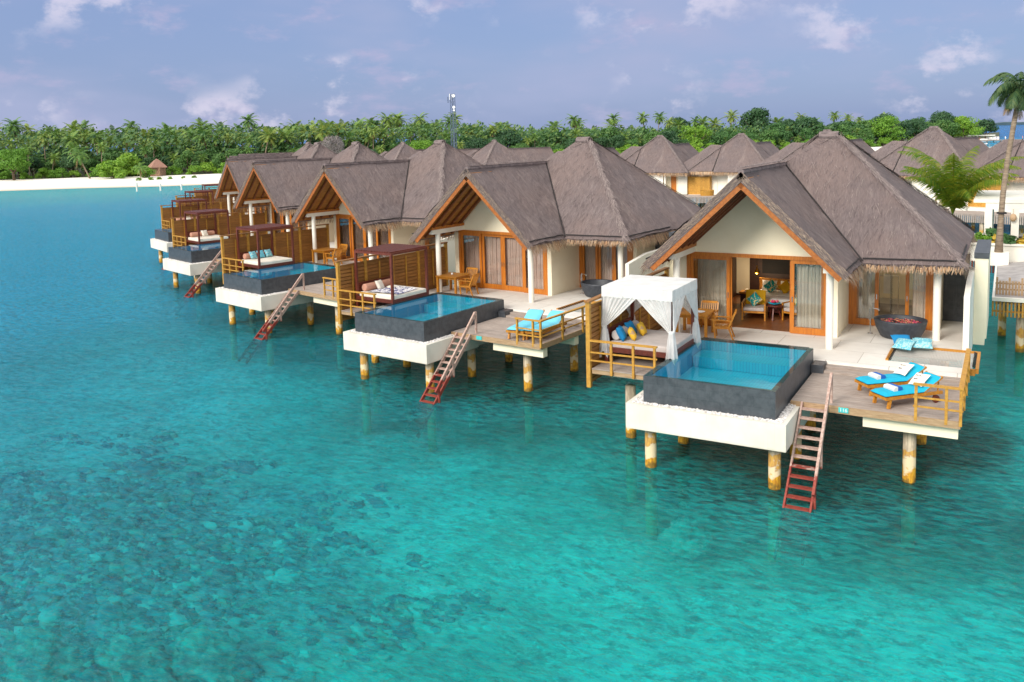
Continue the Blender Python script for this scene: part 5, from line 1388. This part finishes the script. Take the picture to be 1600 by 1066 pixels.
# broadleaf trees and bushes
def island_tree(kind, px, off, s_, label, cat, g_, z=1.3):
    d = shore_d(px) + off; p = ray_at(px, d); k = rp.choice(tree_protos[kind])
    put(k, (p.x, p.y, z), s_ * max(1, d / 235), rp.uniform(0, 6.28), label, cat, g_)
px = -60
while px < 1500:
    island_tree(rp.choice('mmd'), px, rp.uniform(48, 62), rp.uniform(.85, 1.15), 'broadleaf tree filling the gaps between the island palms', 'tree', 'broadleaf trees of the island'); px += rp.uniform(18, 32)
px = -60
while px < 1490:
    island_tree(rp.choice('mdm'), px, rp.uniform(37, 45), rp.uniform(.6, .9), 'broadleaf tree filling the gaps between the island palms', 'tree', 'broadleaf trees of the island'); px += rp.uniform(20, 36)
px = -60
while px < 1480:
    island_tree('b', px, rp.uniform(33, 37), rp.uniform(.55, 1.0), 'bright green bush along the back of the beach', 'bush', 'bushes behind the beach'); px += rp.uniform(14, 34)
for px, off, s_, k, lab in ((18, 30, 1.05, 'y', 'bright green tree on a bare trunk at the left edge of the beach'), (172, 24, 1.35, 'b', 'wide bright green bush in the middle of the left beach'), (192, 33, 1.75, 'b', 'large rounded bush behind the widest beach bush'), (222, 24, 1.0, 'b', 'bright bush right of the widest beach bush, near the hut'),
      (660, 40, .85, 'y', 'bright tree showing between the third villa roof and the long back-row roof'), (1085, 44, .95, 'y', 'bright spreading tree behind the back-row roofs left of the nearest peak'), (1385, 40, 1.0, 'y', 'yellow-green spreading tree left of the far island point'), (1450, 30, .72, 'm', 'mid-green tree on the far island point'), (1505, 24, .98, 'y', 'big yellow-green domed tree at the far island point'), (1540, 30, .80, 'd', 'dark green tree at the very end of the island'), (1475, 60, .85, 'm', 'tall tree behind the big domed tree'),
      (1180, 75, 1.22, 'd', 'tall dark domed tree rising above the palms'), (1060, 75, 1.0, 'd', 'dark rounded tree top left of the tallest domed tree')):
    island_tree(k, px, off, s_, lab, 'tree' if k != 'b' else 'bush', None, (-1.2 if px > 1440 else 1.2) if off < 70 else 3.5)
for px, off in ((213, 13), (232, 14), (245, 15), (262, 15), (283, 16), (300, 17)):
    island_tree('b', px, off, .22, 'small low shrub growing on the open sand near the fifth villa', 'shrub', 'small shrubs on the sand', .95)
# dense undergrowth filling the wood behind the first trees: one mass
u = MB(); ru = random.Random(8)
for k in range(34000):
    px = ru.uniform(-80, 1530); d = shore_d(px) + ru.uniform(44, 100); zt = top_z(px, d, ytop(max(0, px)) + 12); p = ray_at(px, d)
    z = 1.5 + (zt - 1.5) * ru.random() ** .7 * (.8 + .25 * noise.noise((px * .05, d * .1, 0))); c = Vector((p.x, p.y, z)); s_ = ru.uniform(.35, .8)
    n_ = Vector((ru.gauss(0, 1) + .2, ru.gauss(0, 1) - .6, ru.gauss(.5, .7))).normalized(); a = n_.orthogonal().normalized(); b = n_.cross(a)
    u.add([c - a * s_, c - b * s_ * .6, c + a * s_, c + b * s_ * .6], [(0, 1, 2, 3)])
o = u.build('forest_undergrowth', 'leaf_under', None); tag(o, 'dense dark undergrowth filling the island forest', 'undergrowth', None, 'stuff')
# grey leafless tree above the roofs
bt = tree('bare_tree', 7.4, 5.2, 1.0, 5200, .16, 'leaf_bare', rp, 22, .8); p = ray_at(518, 226); bt.location = (p.x, p.y, top_z(518, 226, 211) - 6.0); tag(bt, 'grey leafless domed tree above the far front-row roofs', 'tree')
# leaning palm on the left beach
lp = palm('coconut_palm', 7, 20, 4.6, 18, .16, 1.0, ('palm', 'palmdead'), rp, -.75, e_lo=-.6, dead=4, trunk_pts=[(2.6, 0, 0), (1.9, 0, 1.6), (1.1, 0, 3.4), (.4, 0, 5.2), (0, 0, 6.4)])
p = ray_at(122, shore_d(122) + 27); lp.location = (p.x, p.y, 1.2); lp.rotation_euler = (0, 0, YAW); tag(lp, 'coconut palm leaning left over the beach on a pale trunk', 'palm tree')
lp = palm('coconut_palm', 3.2, 13, 2.8, 14, .13, .7, ('palm', 'palmdead'), rp, .05, e_lo=-.8, dead=5); p = ray_at(216, shore_d(216) + 17); lp.location = (p.x, p.y, 1.0); tag(lp, 'small scraggy palm with brown fronds on the open sand', 'palm tree')
# young bushy palm and tall palm on the right
yp = palm('young_palm', 1.0, 25, 5.9, 58, .06, .85, ('palmnear', 'palmdead'), rp, 0, e_hi=1.54, e_lo=1.2, droop=1.62, dead=0, r0=.2, hang=.7)
yp.location = (2.1, 35.4, ZB + 1.35); tag(yp, 'bushy young palm with arching yellow-green fronds behind the nearest roof', 'palm tree')
tp = palm('tall_palm', 8.6, 24, 2.1, 34, .07, .6, ('palmdark', 'palmdead'), rp, 0, e_lo=-.6, droop=1.7, dead=4, r0=.15, hang=.7, trunk_pts=[(0, 0, -.1), (.05, .0, 1.6), (.12, .05, 3.2), (.28, .15, 5.0), (.5, .3, 6.8), (.76, .42, 8.75)])
tp.location = (4.62, 29.3, ZB + .95); tag(tp, 'tall slender palm with a black band round its trunk at the right edge', 'palm tree')
b = MB(); b.lathe([(.185, -.05), (.185, .05)], (.09, .03, 2.2), 16); b.lathe([(0, -.04), (.24, -.04), (.24, .04), (0, .04)], (.09, .03, 2.2), 16); b.build('trunk_band', 'cord', tp)
pb = MB(); pb.box(4.2, 5.1, 28.9, 29.7, .37, 1.05); 
o = pb.build('palm_planter', 'white', None); o.location = (0, 0, ZB); tag(o, 'small white planter block at the foot of the tall palm', 'planter')
rq = random.Random(12)
for k, (x, y, s_, mat, lab) in enumerate(((3.7, 31.5, .28, 'leaf_bright', 'leafy green plant at the left end of the white planter'), (4.5, 31.6, .24, 'petalyellow', 'yellow-leaved plant in the white planter, left of the tall palm'), (5.1, 31.5, .26, 'leaf_mid', 'dark green plant in the white planter behind the tall palm trunk'),
        (5.7, 31.5, .28, 'petalyellow', 'yellow-leaved plant in the white planter, right of the tall palm'), (4.1, 31.9, .32, 'leaf_mid', 'trailing green plant behind the yellow ones in the white planter'), (6.6, 31.7, .3, 'leaf_bright', 'green plant at the right end of the white planter'))):
    t = tree('planter_plant', 4.2, 3.0, .1, 260, .42, mat, rq, 9); t.location = (x, y, ZB + 1.1); t.scale = (s_,) * 3; tag(t, lab, 'plant', 'plants in the white planter')

# ------------------------------------------------------------------ far things
tw = empty('telecom_tower'); p = ray_at(709, 262); hz = top_z(709, 262, 147); tw.location = (p.x, p.y, 1.4); tag(tw, 'slim steel telecom tower with white dishes rising above the palms', 'tower')
H = hz - 1.4; m = MB()
for x in (-.5, .5):
    for y in (-.5, .5): m.bar((x * 1.25, y * 1.25, 0), (x, y, H), .12)
for k in range(14):
    z0, z1 = H * k / 14, H * (k + 1) / 14
    for a, b in (((-.54, -.54), (.54, -.54)), ((.54, -.54), (.54, .54)), ((.54, .54), (-.54, .54)), ((-.54, .54), (-.54, -.54))): m.bar((*a, z0), (*b, z1), .06); m.bar((*a, z1), (*b, z1), .06)
m.build('lattice_mast', 'metal', tw)
for z, s_ in ((H - .6, .48), (H - 4.0, .42), (H - 4.9, .28)):
    m = MB(); m.lathe([(0, -.3), (s_ * .6, -.2), (s_, .1), (s_, .3), (0, .3)], (0, 0, 0), 18); o = m.build('dish', 'dish', tw, smooth=False); o.rotation_euler = (R(90), 0, R(20)); o.location = (.95, -.8, z)
for k in range(4):
    m = MB(); m.box(-.1, .1, -.1, .1, 0, 1.8); o = m.build('antenna', 'dish' if k % 2 else 'metal', tw); o.location = (-1.1 + .3 * (k % 2), -.9 + .6 * k, H - 2.6 + .9 * (k % 2))
ht = empty('beach_hut'); p = ray_at(243, shore_d(243) + 32); ht.location = (p.x, p.y, 1.2); ht.rotation_euler = (0, 0, .4); tag(ht, 'small thatched hut among the bushes behind the beach', 'hut')
m = MB(); m.lathe([(3.0, 2.4), (3.0, 2.6), (1.0, 4.3), (0, 4.9)], (0, 0, 0), 4); m.build('roof', 'hutthatch', ht); m = MB(); m.box(-1.6, 1.6, -1.6, 1.6, 0, 2.6); m.build('wall', 'hutwall', ht)
for px, yb_, h in ((209, 298, 1.9), (246, 297, 1.6), (279, 296, 1.4)):
    d = CAM.z * FOC / (yb_ - (190 + .026 * (1580 - px))) ; p = ray_at(px, d); m = MB(); m.lathe([(0, -2), (.17, -2), (.16, h * .55), (.23, h * .56), (.23, h), (0, h + .05)], (0, 0, 0), 12); o = m.build('marker_post', 'white', None); o.location = (p.x, p.y, 0)
    tag(o, {209: 'white marker post in the shallows, leftmost of the three', 246: 'white marker post in the shallows, middle of the three', 279: 'white marker post in the shallows nearest the villas'}[px], 'post', 'marker posts in the shallows')
pr = empty('far_pier'); tag(pr, 'low far pier crossing the water at the right, people on it', 'pier')
a, b = ray_at(1522, 440), ray_at(1680, 440); m = MB(); m.bar((a.x, a.y, 1.0), (b.x, b.y, 1.0), 4, .35); m.build('pier_deck', 'deck', pr)
for k in range(16):
    q = a.lerp(b, k / 15); m = MB(); m.box(q.x - .2, q.x + .2, q.y - .2, q.y + .2, -2.5, .82); m.build('pile', 'pile', pr)
q = a.lerp(b, .08); m = MB(); m.box(q.x - 6, q.x + 6, q.y - 2, q.y + 2, 3.4, 3.9); m.build('canopy', 'white', pr)
for dx in (-5, 5): m = MB(); m.box(q.x + dx - .2, q.x + dx + .2, q.y - .2, q.y + .2, 1.18, 3.399); m.build('post', 'white', pr)
def make_boat():
    r = empty('small_boat'); m = MB()
    prof = [(-3.6, .95, .8), (-2, 1.15, .75), (0, 1.2, .8), (2, 1.0, .95), (3.2, .5, 1.2), (3.9, .05, 1.35)]
    for (x0, w0, h0), (x1, w1, h1) in zip(prof, prof[1:]):
        m.add([(x0, -w0, h0), (x0, w0, h0), (x1, w1, h1), (x1, -w1, h1), (x0, -w0 * .6, -.2), (x0, w0 * .6, -.2), (x1, w1 * .6, -.2), (x1, -w1 * .6, -.2)], [(0, 1, 2, 3), (0, 3, 7, 4), (1, 5, 6, 2), (4, 7, 6, 5)])
    m.add([(-3.6, -.95, .8), (-3.6, .95, .8), (-3.6, .57, -.2), (-3.6, -.57, -.2)], [(0, 1, 2, 3)]); m.build('hull', 'dish', r)
    m = MB(); m.box(-1.2, 1.0, -.8, .8, 2.0, 2.1); m.build('canopy', 'blue', r)
    m = MB()
    for x in (-1.1, .9):
        for y in (-.7, .7): m.box(x - .04, x + .04, y - .04, y + .04, .8, 1.999)
    m.build('canopy_frame', 'steel', r); m = MB(); m.box(-4.0, -3.6, -.25, .25, .2, 1.3); m.build('engine', 'metal', r); return r
bo = make_boat()
for k, (px, d, rz, lab) in enumerate(((1552, 330, .2, 'white motor boat moored in front of the far pier'), (1537, 372, 1.2, 'white motor boat behind the moored one, closer to the far pier'))):
    o = bo if k == 0 else copy_tree(bo); p = ray_at(px, d); place(o, (p.x, p.y, 0), rz); tag(o, lab, 'boat', 'boats by the far pier')
def far_person(c):
    me = bpy.data.meshes.new('person'); V_ = [(0, 0, .95), (0, 0, 1.45), (0, 0, 1.6), (0, 0, 1.75), (-.12, 0, .85), (-.14, .05, .45), (-.14, 0, .04), (.12, 0, .85), (.14, -.05, .45), (.14, 0, .04), (-.22, 0, 1.4), (-.28, .04, 1.1), (-.27, -.1, .85), (.22, 0, 1.4), (.28, .02, 1.1), (.27, -.08, .85)]
    me.from_pydata(V_, [(0, 1), (1, 2), (2, 3), (0, 4), (4, 5), (5, 6), (0, 7), (7, 8), (8, 9), (1, 10), (10, 11), (11, 12), (1, 13), (13, 14), (14, 15)], []); me.materials.append(MT[c])
    o = bpy.data.objects.new('person', me); col.objects.link(o); s_ = o.modifiers.new('skin', 'SKIN'); o.modifiers.new('sub', 'SUBSURF').render_levels = 1
    for v, rr_ in zip(me.skin_vertices[0].data, (.16, .18, .07, .12, .11, .08, .06, .11, .08, .06, .07, .055, .045, .07, .055, .045)): v.radius = (rr_, rr_)
    me.skin_vertices[0].data[0].use_root = True; return o
for k, c in enumerate(('petal', 'dish', 'stripe', 'dish', 'salmon', 'petal')):
    o = far_person(c); p = a.lerp(b, .06 + .085 * k); o.location = (p.x, p.y - .5, 1.18); o.rotation_euler = (0, 0, k)
    tag(o, 'tiny standing figure on the far pier', 'person', 'people on the far pier')
m = MB(); pts = [(1400 + k * 12, 2.0 + 7 * abs(noise.noise((k * .31, 0, 0))) + 2.5 * abs(noise.noise((k * 1.3, 4, 0)))) for k in range(60)]
vs = []
for px, h in pts:
    p = ray_at(px, 3000); p2 = ray_at(px, 3400); vs += [(p.x, p.y, -1), (p.x, p.y, h + 5), (p2.x, p2.y, h + 7), (p2.x, p2.y, -1)]
m.add(vs, [(i * 4 + j, i * 4 + j + 1, i * 4 + j + 5, i * 4 + j + 4) for i in range(len(pts) - 1) for j in range(3)])
o = m.build('distant_island', simple('distant_forest', c4(.05, .09, .11), c4(.07, .11, .13), .02, .9, 0), None); o['kind'] = 'structure'

# coral heads under the surface
def rock(p, s_, mat, label, seed):
    m = MB(); rr = random.Random(seed); n = 18
    def fn(u, v):
        a = u * 2 * math.pi; b = v * math.pi; d = Vector((math.cos(a) * math.sin(b), math.sin(a) * math.sin(b), math.cos(b)))
        k = 1 + .5 * noise.noise(d * 1.6 + Vector((seed, 0, 0))) + .3 * noise.noise(d * 4 + Vector((seed, 2, 0))) + .16 * noise.noise(d * 9 + Vector((seed, 2, 5)))
        return (d.x * s_[0] * k, d.y * s_[1] * k, d.z * s_[2] * k)
    m.grid(fn, 48, 28); o = m.build('coral_head', mat, None, smooth=True); o.location = p; tag(o, label, 'coral'); return o
MT['coral'] = simple('coral_rock', c4(.95, .62, .50), c4(.22, .20, .24), 2.6, .9, .8, 7)
MT['coralpale'] = simple('pale_coral', c4(.60, .58, .50), c4(.40, .40, .34), 3, .9, .5, 7)
MT['reef'] = blade_mat('reef_corals', [c4(.16, .15, .22), c4(.34, .27, .34), c4(.62, .50, .50), c4(.22, .22, .30), c4(.48, .46, .36), c4(.90, .82, .76), c4(.20, .21, .26), c4(.58, .50, .54)])
cr = MB(); rq = random.Random(31); nl_ = 0
while nl_ < 7000:
    x, y = rq.uniform(-34, -5), rq.uniform(-19, 0)
    dd = min(math.hypot((x + 18.5) / 11, (y + 9.0) / 7.5), math.hypot((x + 11.5) / 4.5, (y + 13) / 4.5))
    if dd + .9 * noise.noise((x * .33, y * .33, 4)) + .6 * noise.noise((x * 1.1, y * 1.1, 7)) + rq.uniform(-.25, .3) > .72: continue
    nl_ += 1; s_ = .05 + .15 * rq.random() ** 2 + (.12 if rq.random() < .03 else 0); ax, ay, az = s_ * rq.uniform(.7, 2.2), s_ * rq.uniform(.6, 1.3), s_ * rq.uniform(.4, .9); z0 = zbed(x, y); sd_ = rq.random() * 40
    def fn(u, v):
        a = u * 2 * math.pi; b = v * math.pi * .62; d = Vector((math.cos(a) * math.sin(b), math.sin(a) * math.sin(b), math.cos(b)))
        k = 1 + .8 * noise.noise(d * 1.8 + Vector((sd_, 0, 0))) + .5 * noise.noise(d * 4.5 + Vector((sd_, 3, 0)))
        return (x + d.x * ax * k, y + d.y * ay * k, z0 + d.z * az * k)
    cr.grid(fn, 8, 4)
o = cr.build('coral_reef', 'reef', None, smooth=True); tag(o, 'dark and pale corals covering the reef at lower left', 'reef', None, 'stuff')
rock((-10.0, -11.1, -1.15), (.75, .5, .45), 'coral', 'brown coral head just under the surface at lower left', 1)
rock((-11.35, -11.75, -1.3), (1.0, .45, .4), 'coral', 'low brown coral ridge beside the brown coral head', 2)
rock((-10.75, -13.9, -1.15), (.6, .42, .3), 'coralpale', 'pale coral boulder at the bottom left corner', 3)
rock((-2.55, -.8, -1.3), (.55, .5, .4), 'coralpale', 'round pale coral head left of the nearest swim ladder', 4)
rock((-13.6, -12.6, -1.4), (.9, .6, .45), 'coral', 'brown coral head near the left edge of the reef', 5)
